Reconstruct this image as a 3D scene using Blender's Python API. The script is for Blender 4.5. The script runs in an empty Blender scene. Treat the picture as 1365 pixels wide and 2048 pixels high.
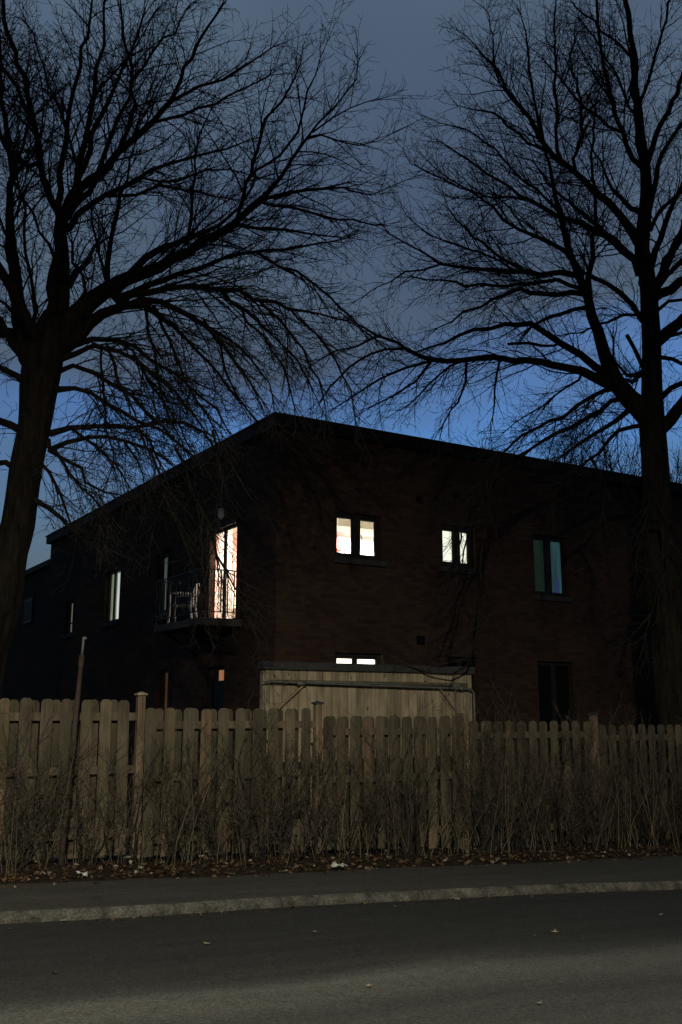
import bpy, bmesh, math, random
from mathutils import Vector, Matrix, noise as mnoise

SC = bpy.context.scene
COL = SC.collection
RND = random.Random(11)
PI = math.pi
EYE = 1.54
FPX = 1990.0
PITCH = math.atan(406.0 / FPX)

# ------------------------------------------------------------------ ground shape
FU = Vector((.872, .489, 0)).normalized()        # along the fence and the kerb
FN = Vector((FU.y, -FU.x, 0))                     # from the fence towards the street
P0 = Vector((-2.378, 12.0, 0))                    # foot of the fence post next to the leaning pole
FANG = math.atan2(FU.y, FU.x)


def gz(x, y):
    s = FU.x * x + FU.y * y
    return -.0375 * 30 * math.tanh(s / 30)


def ray(px, py):
    a = (px - 682.5) / FPX
    b = (1024 - py) / FPX
    return Vector((a, math.cos(PITCH) - b * math.sin(PITCH), math.sin(PITCH) + b * math.cos(PITCH)))


def on_ground(px, py, dz=0):
    r = ray(px, py)
    t = 8.0
    for _ in range(30):
        t = (gz(r.x * t, r.y * t) + dz - EYE) / r.z
    return Vector((r.x * t, r.y * t, EYE + r.z * t))


def sn(p):
    d = Vector((p.x - P0.x, p.y - P0.y, 0))
    return d.dot(FU), d.dot(FN)


def street(s, n, dz=0):
    p = P0 + FU * s + FN * n
    return Vector((p.x, p.y, gz(p.x, p.y) + dz))


# ------------------------------------------------------------------ mesh helper
class MB:
    def __init__(self):
        self.v = []
        self.f = []
        self.uv = {}

    def quad(self, pts, uvs=None):
        b = len(self.v)
        self.v += [tuple(p) for p in pts]
        self.f.append(tuple(range(b, b + len(pts))))
        if uvs:
            self.uv[len(self.f) - 1] = uvs

    def box(self, x0, x1, y0, y1, z0, z1, M=None):
        b = len(self.v)
        c = [Vector(p) for p in ((x0, y0, z0), (x1, y0, z0), (x1, y1, z0), (x0, y1, z0),
                                 (x0, y0, z1), (x1, y0, z1), (x1, y1, z1), (x0, y1, z1))]
        if M is not None:
            c = [M @ p for p in c]
        self.v += [tuple(p) for p in c]
        self.f += [tuple(b + i for i in q) for q in
                   ((0, 3, 2, 1), (4, 5, 6, 7), (0, 1, 5, 4), (1, 2, 6, 5), (2, 3, 7, 6), (3, 0, 4, 7))]
        return self

    def bar(self, p, q, wx, wy, up=(0, 0, 1)):
        p = Vector(p); q = Vector(q)
        d = (q - p).normalized()
        up = Vector(up)
        if abs(d.dot(up)) > .98:
            up = Vector((0, 1, 0))
        s = d.cross(up).normalized()
        t = s.cross(d).normalized()
        b = len(self.v)
        for c in (p, q):
            for i, j in ((-1, -1), (1, -1), (1, 1), (-1, 1)):
                self.v.append(tuple(c + s * (i * wx / 2) + t * (j * wy / 2)))
        self.f += [tuple(b + i for i in k) for k in
                   ((0, 1, 2, 3), (7, 6, 5, 4), (0, 4, 5, 1), (1, 5, 6, 2), (2, 6, 7, 3), (3, 7, 4, 0))]
        return self

    def tube(self, pts, rad, n=6, cap=True, knob=None):
        pts = [Vector(p) for p in pts]
        m = len(pts)
        if not hasattr(rad, '__len__'):
            rad = [rad] * m
        b = len(self.v)
        ref = None
        for i in range(m):
            d = (pts[min(i + 1, m - 1)] - pts[max(i - 1, 0)])
            if d.length < 1e-9:
                d = Vector((0, 0, 1))
            d.normalize()
            if ref is None:
                ref = d.orthogonal().normalized()
            else:
                ref = ref - d * ref.dot(d)
                if ref.length < 1e-6:
                    ref = d.orthogonal()
                ref.normalize()
            t = d.cross(ref)
            r = rad[i]
            for k in range(n):
                a = 2 * PI * k / n
                rr = r if knob is None else r * knob(pts[i], a)
                self.v.append(tuple(pts[i] + ref * (rr * math.cos(a)) + t * (rr * math.sin(a))))
        for i in range(m - 1):
            o = b + i * n
            for k in range(n):
                k2 = (k + 1) % n
                self.f.append((o + k, o + k2, o + n + k2, o + n + k))
        if cap and n > 3:
            self.f.append(tuple(b + k for k in range(n - 1, -1, -1)))
            o = b + (m - 1) * n
            self.f.append(tuple(o + k for k in range(n)))
        return self

    def disc(self, c, nrm, r, thick, n=20):
        c = Vector(c); nrm = Vector(nrm).normalized()
        return self.tube([c, c + nrm * thick], r, n)

    def prism(self, prof, y0, y1, M=None):
        """profile in x,z extruded along y"""
        b = len(self.v)
        n = len(prof)
        for y in (y0, y1):
            for x, z in prof:
                p = Vector((x, y, z))
                self.v.append(tuple(M @ p if M is not None else p))
        self.f.append(tuple(range(b, b + n)))
        self.f.append(tuple(range(b + 2 * n - 1, b + n - 1, -1)))
        for k in range(n):
            k2 = (k + 1) % n
            self.f.append((b + k2, b + k, b + n + k, b + n + k2))
        return self

    def build(self, name, mat, parent=None, smooth=False, bevel=0):
        me = bpy.data.meshes.new(name)
        me.from_pydata(self.v, [], self.f)
        if self.uv:
            l = me.uv_layers.new(name='UVMap')
            for fi, uvs in self.uv.items():
                p = me.polygons[fi]
                for li, w in zip(p.loop_indices, uvs):
                    l.data[li].uv = w
        me.update()
        if mat:
            me.materials.append(mat)
        if smooth:
            me.polygons.foreach_set('use_smooth', [True] * len(me.polygons))
        o = bpy.data.objects.new(name, me)
        COL.objects.link(o)
        if parent is not None:
            o.parent = parent
        if bevel:
            m = o.modifiers.new('Bevel', 'BEVEL')
            m.width = bevel
            m.segments = 2
            m.limit_method = 'ANGLE'
        return o


def tag(o, label=None, cat=None, group=None, kind=None):
    if label: o['label'] = label
    if cat: o['category'] = cat
    if group: o['group'] = group
    if kind: o['kind'] = kind
    return o


def empty(name, loc=(0, 0, 0), rz=0, parent=None):
    o = bpy.data.objects.new(name, None)
    o.empty_display_size = .2
    o.location = loc
    o.rotation_euler = (0, 0, rz)
    COL.objects.link(o)
    if parent is not None:
        o.parent = parent
    return o


# ------------------------------------------------------------------ materials
class NT:
    def __init__(self, name):
        self.m = bpy.data.materials.new(name)
        self.m.use_nodes = True
        self.t = self.m.node_tree
        self.t.nodes.clear()
        self.out = self.n('ShaderNodeOutputMaterial')

    def n(self, typ, **kw):
        nd = self.t.nodes.new(typ)
        for k, v in kw.items():
            if k in nd.inputs.keys() if hasattr(nd.inputs, 'keys') else False:
                nd.inputs[k].default_value = v
            else:
                setattr(nd, k, v)
        return nd

    def l(self, a, b):
        self.t.links.new(a, b)

    def ramp(self, src, stops, interp='LINEAR'):
        r = self.n('ShaderNodeValToRGB')
        cr = r.color_ramp
        cr.interpolation = interp
        while len(cr.elements) < len(stops):
            cr.elements.new(.5)
        for e, (p, c) in zip(cr.elements, stops):
            e.position = p
            e.color = (*c, 1) if len(c) == 3 else c
        self.l(src, r.inputs['Fac'])
        return r.outputs['Color']

    def noise(self, vec, scale, detail=4, rough=.55, dist=0):
        x = self.n('ShaderNodeTexNoise')
        x.inputs['Scale'].default_value = scale
        x.inputs['Detail'].default_value = detail
        x.inputs['Roughness'].default_value = rough
        x.inputs['Distortion'].default_value = dist
        if vec is not None:
            self.l(vec, x.inputs['Vector'])
        return x.outputs['Fac']

    def mix(self, fac, a, b, mode='MIX'):
        x = self.n('ShaderNodeMix', data_type='RGBA', blend_type=mode)
        for sock, val in ((x.inputs[0], fac), (x.inputs[6], a), (x.inputs[7], b)):
            if hasattr(val, 'links'):
                self.l(val, sock)
            elif isinstance(val, (int, float)):
                sock.default_value = val
            else:
                sock.default_value = (*val, 1)
        return x.outputs[2]

    def mapv(self, src, scale=(1, 1, 1), rot=(0, 0, 0)):
        x = self.n('ShaderNodeMapping')
        x.inputs['Scale'].default_value = scale
        x.inputs['Rotation'].default_value = rot
        self.l(src, x.inputs['Vector'])
        return x.outputs['Vector']

    def bsdf(self, col, rough=.8, metal=0, bump=None, bstr=.3, bdist=.01, spec=.3):
        b = self.n('ShaderNodeBsdfPrincipled')
        if hasattr(col, 'links'):
            self.l(col, b.inputs['Base Color'])
        else:
            b.inputs['Base Color'].default_value = (*col, 1)
        if hasattr(rough, 'links'):
            self.l(rough, b.inputs['Roughness'])
        else:
            b.inputs['Roughness'].default_value = rough
        b.inputs['Metallic'].default_value = metal
        b.inputs['Specular IOR Level'].default_value = spec
        if bump is not None:
            bn = self.n('ShaderNodeBump')
            bn.inputs['Strength'].default_value = bstr
            bn.inputs['Distance'].default_value = bdist
            self.l(bump, bn.inputs['Height'])
            self.l(bn.outputs['Normal'], b.inputs['Normal'])
        self.l(b.outputs['BSDF'], self.out.inputs['Surface'])
        return self.m

    def obj(self):
        return self.n('ShaderNodeTexCoord').outputs['Object']

    def uv(self):
        return self.n('ShaderNodeTexCoord').outputs['UV']

    def pos(self):
        return self.n('ShaderNodeNewGeometry').outputs['Position']

    def island(self):
        return self.n('ShaderNodeNewGeometry').outputs['Random Per Island']


def plain(name, col, rough=.7, metal=0, var=.25, scale=6, spec=.3):
    t = NT(name)
    v = t.obj()
    f = t.noise(v, scale, 5)
    c = t.ramp(f, [(.3, tuple(x * (1 - var) for x in col)), (.7, tuple(x * (1 + var) for x in col))])
    f2 = t.noise(v, scale * 9, 3)
    return t.bsdf(c, rough, metal, f2, .15, .003, spec)


def wood(name, stops, moss=None, grain=1.0, spec=.15, rough=.85, zaxis=True, knots=False):
    t = NT(name)
    v = t.obj()
    isl = t.island()
    base = t.ramp(isl, stops)
    # shift the grain on every board
    add = t.n('ShaderNodeVectorMath', operation='ADD')
    mul = t.n('ShaderNodeVectorMath', operation='SCALE')
    comb = t.n('ShaderNodeCombineXYZ')
    t.l(isl, comb.inputs[0]); t.l(isl, comb.inputs[2])
    t.l(comb.outputs[0], mul.inputs[0]); mul.inputs['Scale'].default_value = 37
    t.l(v, add.inputs[0]); t.l(mul.outputs[0], add.inputs[1])
    vv = add.outputs[0]
    g = t.noise(t.mapv(vv, (38, 38, 2.2) if zaxis else (2.2, 38, 38)), 1.0, 5, .6, .6)
    gl = t.ramp(g, [(.3, (.55, .52, .48)), (.62, (1.12, 1.1, 1.06))])
    c = t.mix(.75, base, gl, 'MULTIPLY')
    st = t.noise(t.mapv(vv, (4, 4, 1.1)), 1.0, 4, .6)
    sc = t.ramp(st, [(.36, (.4, .4, .38)), (.58, (1.05, 1.05, 1.05))])
    c = t.mix(.75, c, sc, 'MULTIPLY')
    if knots:
        vo = t.n('ShaderNodeTexVoronoi')
        vo.inputs['Scale'].default_value = 1.0
        t.l(t.mapv(vv, (7, 7, 3.2)), vo.inputs['Vector'])
        kn = t.ramp(vo.outputs['Distance'], [(.07, (.22, .14, .08)), (.13, (1, 1, 1))])
        c = t.mix(.8, c, kn, 'MULTIPLY')
    if moss:
        mz = t.noise(v, 2.2, 5, .65)
        mk = t.ramp(mz, [(.48, (0, 0, 0)), (.66, (1, 1, 1))])
        c = t.mix(mk, c, t.mix(.55, c, moss))
    return t.bsdf(c, rough, 0, g, .35, .004, spec)


def emis(name, col, strength, var=0):
    t = NT(name)
    e = t.n('ShaderNodeEmission')
    e.inputs['Strength'].default_value = strength
    if var:
        v = t.obj()
        f = t.noise(t.mapv(v, (9, 9, .6)), 1, 4)
        c = t.ramp(f, [(.3, tuple(x * (1 - var) for x in col)), (.7, tuple(min(1, x * (1 + var)) for x in col))])
        t.l(c, e.inputs['Color'])
    else:
        e.inputs['Color'].default_value = (*col, 1)
    t.l(e.outputs[0], t.out.inputs['Surface'])
    return t.m


def glass_mat(name='thin_window_glass'):
    t = NT(name)
    a = t.n('ShaderNodeBsdfTransparent')
    a.inputs['Color'].default_value = (.93, .95, .94, 1)
    g = t.n('ShaderNodeBsdfGlossy')
    g.inputs['Roughness'].default_value = .02
    m = t.n('ShaderNodeMixShader')
    m.inputs[0].default_value = .012
    t.l(a.outputs[0], m.inputs[1]); t.l(g.outputs[0], m.inputs[2])
    t.l(m.outputs[0], t.out.inputs['Surface'])
    return t.m


def brick_mat():
    t = NT('brown_brick')
    uv = t.uv()
    # slightly ragged courses
    b = t.n('ShaderNodeTexBrick')
    t.l(uv, b.inputs['Vector'])
    b.inputs['Scale'].default_value = 1.0
    b.inputs['Brick Width'].default_value = .215
    b.inputs['Row Height'].default_value = .075
    b.inputs['Mortar Size'].default_value = .005
    b.inputs['Mortar Smooth'].default_value = .2
    b.inputs['Bias'].default_value = 0
    b.offset = .5
    b.inputs['Color1'].default_value = (.0, .0, .0, 1)
    b.inputs['Color2'].default_value = (1, 1, 1, 1)
    b.inputs['Mortar'].default_value = (.5, .5, .5, 1)
    col = t.ramp(b.outputs['Color'], [(0, (.060, .040, .030)), (.3, (.080, .046, .033)), (.55, (.098, .052, .037)),
                                      (.8, (.105, .062, .043)), (1, (.090, .061, .046))])
    mort = t.mix(b.outputs['Fac'], col, (.06, .052, .044))
    big = t.noise(uv, .55, 5, .6)
    c = t.mix(.75, mort, t.ramp(big, [(.3, (.6, .58, .56)), (.7, (1.15, 1.1, 1.05))]), 'MULTIPLY')
    fine = t.noise(uv, 60, 3)
    c = t.mix(.4, c, t.ramp(fine, [(.3, (.7, .7, .7)), (.7, (1.1, 1.1, 1.1))]), 'MULTIPLY')
    h = t.mix(.25, t.ramp(b.outputs['Fac'], [(0, (1, 1, 1)), (1, (0, 0, 0))]), fine)
    return t.bsdf(c, .9, 0, h, .6, .006, .15)


def bark_mat(name, c0, c1, sc=1.0):
    t = NT(name)
    v = t.obj()
    f = t.noise(t.mapv(v, (14 * sc, 14 * sc, 2.6 * sc)), 1, 6, .65, .8)
    f2 = t.noise(v, 1.6, 4)
    c = t.ramp(f, [(.32, c0), (.66, c1)])
    c = t.mix(.6, c, t.ramp(f2, [(.35, (.55, .6, .5)), (.65, (1.1, 1.05, 1))]), 'MULTIPLY')
    return t.bsdf(c, .95, 0, f, .9, .03, .1)


def asphalt(name, base, band=False):
    t = NT(name)
    uv = t.uv()
    p = t.pos()
    fine = t.noise(p, 140, 3, .7)
    mid = t.noise(p, 9, 5, .6)
    strk = t.noise(t.mapv(uv, (.35, 3.5, 1)), 1, 5, .6)
    col = t.ramp(fine, [(.28, tuple(x * .45 for x in base)), (.5, base), (.72, tuple(x * 1.9 for x in base))])
    grit = t.noise(p, 42, 4, .8)
    col = t.mix(.8, col, t.ramp(grit, [(.36, (.45, .45, .45)), (.62, (1.45, 1.45, 1.42))]), 'MULTIPLY')
    col = t.mix(.6, col, t.ramp(mid, [(.3, (.72, .72, .72)), (.7, (1.15, 1.15, 1.15))]), 'MULTIPLY')
    col = t.mix(.55, col, t.ramp(strk, [(.35, (.7, .7, .7)), (.65, (1.2, 1.2, 1.2))]), 'MULTIPLY')
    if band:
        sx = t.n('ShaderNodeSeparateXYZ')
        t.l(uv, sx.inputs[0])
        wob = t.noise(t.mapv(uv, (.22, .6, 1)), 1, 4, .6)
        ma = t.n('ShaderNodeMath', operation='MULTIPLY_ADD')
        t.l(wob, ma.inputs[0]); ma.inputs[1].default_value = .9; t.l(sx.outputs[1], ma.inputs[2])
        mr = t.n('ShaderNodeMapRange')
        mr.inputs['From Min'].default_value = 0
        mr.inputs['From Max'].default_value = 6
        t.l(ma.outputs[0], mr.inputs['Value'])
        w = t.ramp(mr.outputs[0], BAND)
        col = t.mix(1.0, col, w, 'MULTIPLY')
    # small cracks
    vo = t.n('ShaderNodeTexVoronoi', feature='DISTANCE_TO_EDGE')
    wp = t.n('ShaderNodeVectorMath', operation='ADD')
    nz = t.n('ShaderNodeTexNoise'); nz.inputs['Scale'].default_value = 2.0
    t.l(p, nz.inputs['Vector'])
    t.l(p, wp.inputs[0]); t.l(nz.outputs['Color'], wp.inputs[1])
    t.l(wp.outputs[0], vo.inputs['Vector'])
    vo.inputs['Scale'].default_value = .55
    ck = t.ramp(vo.outputs['Distance'], [(.0, (.45, .45, .45)), (.008, (1, 1, 1))])
    ckm = t.ramp(t.noise(p, .6, 3), [(.5, (0, 0, 0)), (.62, (1, 1, 1))])
    col = t.mix(ckm, col, t.mix(1.0, col, ck, 'MULTIPLY'))
    return t.bsdf(col, .88, 0, fine, .8, .008, .25)


# lighter and darker bands of the road: tone against the distance from the kerb (0..6 m)
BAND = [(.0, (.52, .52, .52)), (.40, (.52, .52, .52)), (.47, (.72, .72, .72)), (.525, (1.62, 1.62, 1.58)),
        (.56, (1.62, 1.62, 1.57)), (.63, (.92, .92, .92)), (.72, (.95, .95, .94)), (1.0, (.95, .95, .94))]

M = {}
M['brick'] = brick_mat()
M['fascia'] = plain('dark_roof_fascia', (.012, .012, .012), .7)
M['frame'] = plain('dark_brown_frame', (.034, .030, .025), .55)
M['sill'] = plain('grey_stone_sill', (.06, .06, .053), .85, scale=9)
M['glass'] = glass_mat()
M['iron'] = plain('black_iron', (.02, .02, .02), .5, .6)
M['darkback'] = plain('dark_backing_sheet', (.012, .012, .013), 1, spec=0)
M['concrete'] = plain('grey_concrete', (.085, .08, .075), .9, scale=5)
M['room'] = plain('white_plaster', (.80, .79, .76), .8, var=.03)
M['room_cream'] = plain('cream_plaster', (.70, .62, .47), .8, var=.04)
M['room_red'] = plain('red_panel', (.45, .045, .03), .6, var=.1)
M['room_pink'] = plain('salmon_plaster', (.76, .50, .42), .8, var=.04)


def curtain_mat():
    t = NT('pale_sheer_curtain')
    a = t.n('ShaderNodeBsdfTranslucent'); a.inputs['Color'].default_value = (.84, .76, .70, 1)
    b = t.n('ShaderNodeBsdfDiffuse'); b.inputs['Color'].default_value = (.75, .73, .64, 1)
    m = t.n('ShaderNodeMixShader'); m.inputs[0].default_value = .6
    t.l(b.outputs[0], m.inputs[1]); t.l(a.outputs[0], m.inputs[2])
    t.l(m.outputs[0], t.out.inputs['Surface'])
    return t.m


M['curtain'] = curtain_mat()
M['ochre'] = plain('ochre_cloth', (.42, .26, .12), .8)
M['plastic'] = plain('white_plastic', (.75, .75, .72), .4, var=.06)
M['fence'] = wood('weathered_cedar', [(0, (.225, .18, .122)), (.2, (.15, .125, .09)), (.4, (.215, .17, .115)), (.55, (.13, .112, .08)), (.75, (.20, .15, .098)), (.88, (.165, .14, .10)), (1, (.25, .178, .112))],
                  moss=(.075, .09, .045))
M['shaded_mossy'] = wood('shaded_mossy_cedar', [(0, (.125, .105, .07)), (.5, (.15, .12, .08)), (1, (.11, .10, .065))], moss=(.05, .065, .035))  # mossy rear boards, with the shade behind the front row painted in as darker wood
M['post'] = wood('weathered_post', [(0, (.27, .205, .135)), (1, (.29, .22, .145))])
M['pale_wood'] = wood('pale_pine_boards', [(0, (.36, .30, .20)), (.25, (.55, .455, .30)), (.45, (.42, .355, .24)), (.7, (.58, .48, .33)), (1, (.45, .37, .24))],
                      knots=True)
M['batten'] = wood('mossy_batten', [(0, (.17, .155, .09)), (1, (.2, .18, .10))], moss=(.08, .10, .04), zaxis=False)
M['capwood'] = plain('dark_grey_cap', (.05, .052, .049), .8, scale=12)
M['pipe'] = plain('galvanised_pipe', (.19, .19, .165), .6, .25, scale=14)
M['rust'] = plain('rusty_brown_steel', (.075, .055, .042), .75, .2, scale=9)
M['bark'] = bark_mat('grey_brown_bark', (.010, .008, .007), (.040, .034, .025))
M['twig'] = plain('dark_twig_bark', (.034, .029, .023), .9, scale=3)
M['shrubtwig'] = plain('dry_shrub_twig', (.070, .056, .040), .9, scale=3, var=.6)
M['shrubstem'] = plain('shrub_stem_bark', (.028, .023, .018), .9, scale=8, var=.4)
M['stalk'] = plain('straw_stalk', (.27, .225, .14), .9, scale=5, var=.3)
M['road'] = asphalt('banded_asphalt', (.066, .066, .058), True)
M['walk'] = asphalt('asphalt_pavement', (.074, .071, .057))


def kerb_mat():
    t = NT('worn_kerb_concrete')
    p = t.pos()
    f = t.noise(p, 7, 6, .65)
    g = t.noise(p, 48, 4, .75)
    c = t.ramp(f, [(.32, (.05, .048, .04)), (.5, (.125, .12, .099)), (.7, (.20, .19, .155))])
    c = t.mix(.7, c, t.ramp(g, [(.35, (.3, .3, .3)), (.62, (1.3, 1.3, 1.3))]), 'MULTIPLY')
    return t.bsdf(c, .95, 0, g, 1, .02, .15)


def soil_mat():
    t = NT('dark_soil')
    p = t.pos()
    f = t.noise(p, 11, 6, .7)
    c = t.ramp(f, [(.3, (.018, .014, .010)), (.6, (.05, .038, .026)), (.8, (.075, .055, .035))])
    return t.bsdf(c, .95, 0, f, 1, .04, .1)


def leaf_mat():
    t = NT('dead_leaves')
    c = t.ramp(t.island(), [(0, (.03, .019, .011)), (.4, (.06, .037, .02)), (.7, (.11, .065, .033)), (.88, (.17, .115, .058)),
                            (.96, (.27, .22, .14)), (1, (.40, .37, .29))])
    return t.bsdf(c, .8, 0, None, spec=.2)


M['kerb'] = kerb_mat()
M['soil'] = soil_mat()
M['leaf'] = leaf_mat()
M['paleleaf'] = plain('pale_dry_leaf', (.26, .22, .15), .8, scale=20)
M['paper'] = plain('dirty_paper', (.55, .55, .5), .8, scale=12)

# ------------------------------------------------------------------ ground, road, kerb
KPX = [(-160, 1858), (0, 1847), (150, 1841), (300, 1833), (430, 1824), (560, 1814), (700, 1808), (850, 1800), (1000, 1792), (1130, 1786), (1365, 1779), (1560, 1772)]
DROP = .075
KSN = [sn(on_ground(x, y, -DROP)) for x, y in KPX]
# straightened a little beyond the traced stretch


def kerb_n(s):
    if s <= KSN[0][0]:
        return KSN[0][1] + (KSN[0][0] - s) * .03
    if s >= KSN[-1][0]:
        return KSN[-1][1] + (s - KSN[-1][0]) * .01
    for (s0, n0), (s1, n1) in zip(KSN, KSN[1:]):
        if s0 <= s <= s1:
            t = (s - s0) / (s1 - s0)
            return n0 + (n1 - n0) * t


def kerb_ns(s):
    return sum(kerb_n(s + d) for d in (-.5, -.25, 0, .25, .5)) / 5


SS = [-60, -50, -40, -30, -22, -16] + [-12 + .2 * i for i in range(0, 151)] + [20, 24, 30, 40, 50, 60]
ROADW = 8.4


def ribbon(name, mat, n0, n1, steps, dz, kind='structure', uvn=None, bump=None, ss=SS):
    mb = MB()
    for i in range(len(ss) - 1):
        for j in range(steps):
            pts = []
            uvs = []
            for (s, jj) in ((ss[i], j), (ss[i + 1], j), (ss[i + 1], j + 1), (ss[i], j + 1)):
                a = n0(s); b = n1(s)
                n = a + (b - a) * jj / steps
                z = dz if bump is None else dz + bump(s, n)
                pts.append(street(s, n, z))
                uvs.append((s, n - (uvn(s) if uvn else 0)))
            mb.quad(pts[::-1], uvs[::-1])
    o = mb.build(name, mat, smooth=True)
    bm = bmesh.new(); bm.from_mesh(o.data)
    bmesh.ops.remove_doubles(bm, verts=bm.verts, dist=1e-4)
    bm.to_mesh(o.data); bm.free()
    return tag(o, kind=kind)


def xs_grid():
    a = [-400, -300, -220, -160, -110, -80, -60, -45]
    return a + [-36 + 2 * i for i in range(37)] + [-x for x in a[::-1]]


gm = MB()
gx = xs_grid()
nv = len(gx)
for y in gx:
    for x in gx:
        gm.v.append((x, y, gz(x, y) - .3))
for j in range(nv - 1):
    for i in range(nv - 1):
        gm.f.append((j * nv + i, j * nv + i + 1, (j + 1) * nv + i + 1, (j + 1) * nv + i))
tag(gm.build('ground', M['soil'], smooth=True), kind='structure')

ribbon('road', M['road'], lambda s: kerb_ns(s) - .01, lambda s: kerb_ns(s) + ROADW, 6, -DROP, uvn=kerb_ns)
ribbon('pavement', M['walk'], lambda s: 1.12 + .06 * math.sin(s * 1.7) + .04 * math.sin(s * 4.1), lambda s: kerb_ns(s) - .095, 4, .004)
ribbon('opposite_pavement', M['walk'], lambda s: kerb_ns(s) + ROADW + .16, lambda s: kerb_ns(s) + ROADW + 7, 3, .004)


def bank(s, n):
    e = max(0, 1 - abs(n - .25) / 1.1)
    return .07 * e * e + .03 * mnoise.noise(Vector((s * 2.3, n * 2.3, 1))) * (1 if n < 1.05 else .2) - (.012 if n > 1.15 else 0)


ribbon('yard', M['soil'], lambda s: -42, lambda s: -1.0, 10, -.02)
ribbon('planting_strip', M['soil'], lambda s: -1.05, lambda s: 1.3, 14, 0, bump=bank)

# kerb stones: cut at the joints the photo shows
joint_s = [sn(on_ground(x, y, -DROP))[0] for x, y in ((562, 1814), (848, 1800), (1131, 1786))]


def kerb_run(mb, s0, s1, nf, side=1):
    st = max(2, int((s1 - s0) / .07)) if -9 < s0 < 17 else max(2, int((s1 - s0) / .4))
    prev = None
    for i in range(st + 1):
        s = s0 + (s1 - s0) * i / st
        k = nf(s)
        endr = min(1, min(s - s0, s1 - s) / .06)
        w = .012 * mnoise.noise(Vector((s * 3.1, 0, 5))) + .006 * mnoise.noise(Vector((s * 13, 2, 5)))
        chip = max(0, mnoise.noise(Vector((s * 2.1, 7, 1))) - .25) * .07
        rr = .015 + (1 - max(0, endr)) * .02
        prof = [(-.10, -.15), (-.10, .008), (-.045 - chip * .5, .012 + w * .4), (-.025 - rr - chip * .6, .008 + w * .4), (-.012 + w - chip * .6, -.014 - chip * .5), (0 + w, -.045), (.006 + w, -.15)]
        ring = [street(s, k + side * a, b) for a, b in prof]
        b0 = len(mb.v)
        mb.v += [tuple(p) for p in ring]
        n = len(prof)
        if prev is not None:
            for q in range(n - 1):
                f = (prev + q, prev + q + 1, b0 + q + 1, b0 + q)
                mb.f.append(f if side > 0 else f[::-1])
        else:
            mb.f.append(tuple(range(b0, b0 + n)))
        prev = b0
    mb.f.append(tuple(range(prev + n - 1, prev - 1, -1)))


kb = MB()
cuts = sorted([-60, -30, -20, -14, -9.5, -6.6, -3.7] + joint_s + [13.5, 16.5, 20, 30, 60])
for a, b in zip(cuts, cuts[1:]):
    g = .022 if abs(b - joint_s[2]) < .01 else .012
    kerb_run(kb, a + .008, b - g, kerb_ns)
tag(kb.build('kerb', M['kerb'], smooth=False), kind='structure')
kb2 = MB()
for a in range(-60, 60, 3):
    kerb_run(kb2, a + .01, a + 2.99, lambda s: kerb_ns(s) + ROADW, -1)
tag(kb2.build('opposite_kerb', M['kerb']), kind='structure')


# ------------------------------------------------------------------ dead leaves
def leaf_shape(rng, size):
    """a small curled lobed leaf, as rim points round a centre"""
    n = 9
    pts = []
    for k in range(n):
        a = 2 * PI * k / n + rng.uniform(-.1, .1)
        r = size * (1 if k % 2 == 0 else .55) * rng.uniform(.75, 1.1)
        z = size * .4 * (r / size) ** 2 * rng.uniform(-.2, .6)
        pts.append(Vector((r * math.cos(a) * .8, r * math.sin(a), z)))
    return pts


def add_leaf(mb, pos, size, rng, tilt=.5):
    R = Matrix.Rotation(rng.uniform(0, 2 * PI), 4, 'Z') @ Matrix.Rotation(rng.gauss(0, tilt), 4, 'X') @ Matrix.Rotation(rng.gauss(0, tilt), 4, 'Y')
    pts = [pos + (R @ p) for p in leaf_shape(rng, size)]
    b = len(mb.v)
    mb.v.append(tuple(pos + R @ Vector((0, 0, -size * .08))))
    mb.v += [tuple(p) for p in pts]
    n = len(pts)
    for k in range(n):
        mb.f.append((b, b + 1 + k, b + 1 + (k + 1) % n))


lit = MB()
rg = random.Random(5)
for i in range(5200):
    s = rg.uniform(-5, 14)
    n = min(1.32, max(-.3, rg.gauss(.72, .36)))
    if n > 1.15 and rg.random() < .6:
        continue
    p = street(s, n, bank(s, n) + rg.uniform(.004, .035))
    add_leaf(lit, p, rg.uniform(.016, .042), rg)
for i in range(170):                    # a few in the gutter
    s = rg.uniform(-5, 14)
    k = kerb_ns(s)
    p = street(s, k + abs(rg.gauss(.02, .10)) + .02, -DROP + .01)
    add_leaf(lit, p, rg.uniform(.012, .03), rg)
tag(lit.build('leaf_litter', M['leaf']), kind='stuff', label='dead brown leaves strewn along the foot of the fence', cat='leaves')

FALLEN = [((1110, 1865), .075, 'largest pale dead leaf lying out on the road'),
          ((791, 1813), .055, 'orange tinted dead leaf on the road just below the broken kerb stone'),
          ((915, 1799), .075, 'pale flat leaf in the gutter against the kerb'),
          ((957, 1793), .055, 'small whitish leaf in the gutter right of the pale flat one'),
          ((630, 1864), .045, 'small pale leaf on the road below the kerb joint'),
          ((415, 1888), .06, 'pale narrow leaf on the dark road at left of centre'),
          ((110, 1946), .05, 'faint narrow leaf on the road nearest the left edge'),
          ((738, 1973), .06, 'brown leaf lying on the lighter band of the road'),
          ((1079, 2007), .05, 'leaf lying on the road nearest the bottom edge'),
          ((1322, 1830), .06, 'dim leaf on the road nearest the right edge'),
          ((126, 1842), .06, 'yellowish leaf in the gutter at the left end of the kerb'),
          ((22, 1858), .05, 'small pale leaf on the road below the left end of the kerb'),
          ((1071, 1871), .03, 'tiny pale leaf left of the largest leaf on the road')]
for (px, py), sz, lab in FALLEN:
    mb = MB()
    g = on_ground(px, py, -DROP + .006)
    add_leaf(mb, Vector((0, 0, 0)), sz * .62, rg, .10)
    o = mb.build('fallen_leaf', M['paleleaf'])
    o.location = (g.x, g.y, g.z + sz * .1)
    tag(o, lab, 'leaf', 'fallen leaves on the road')


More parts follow.
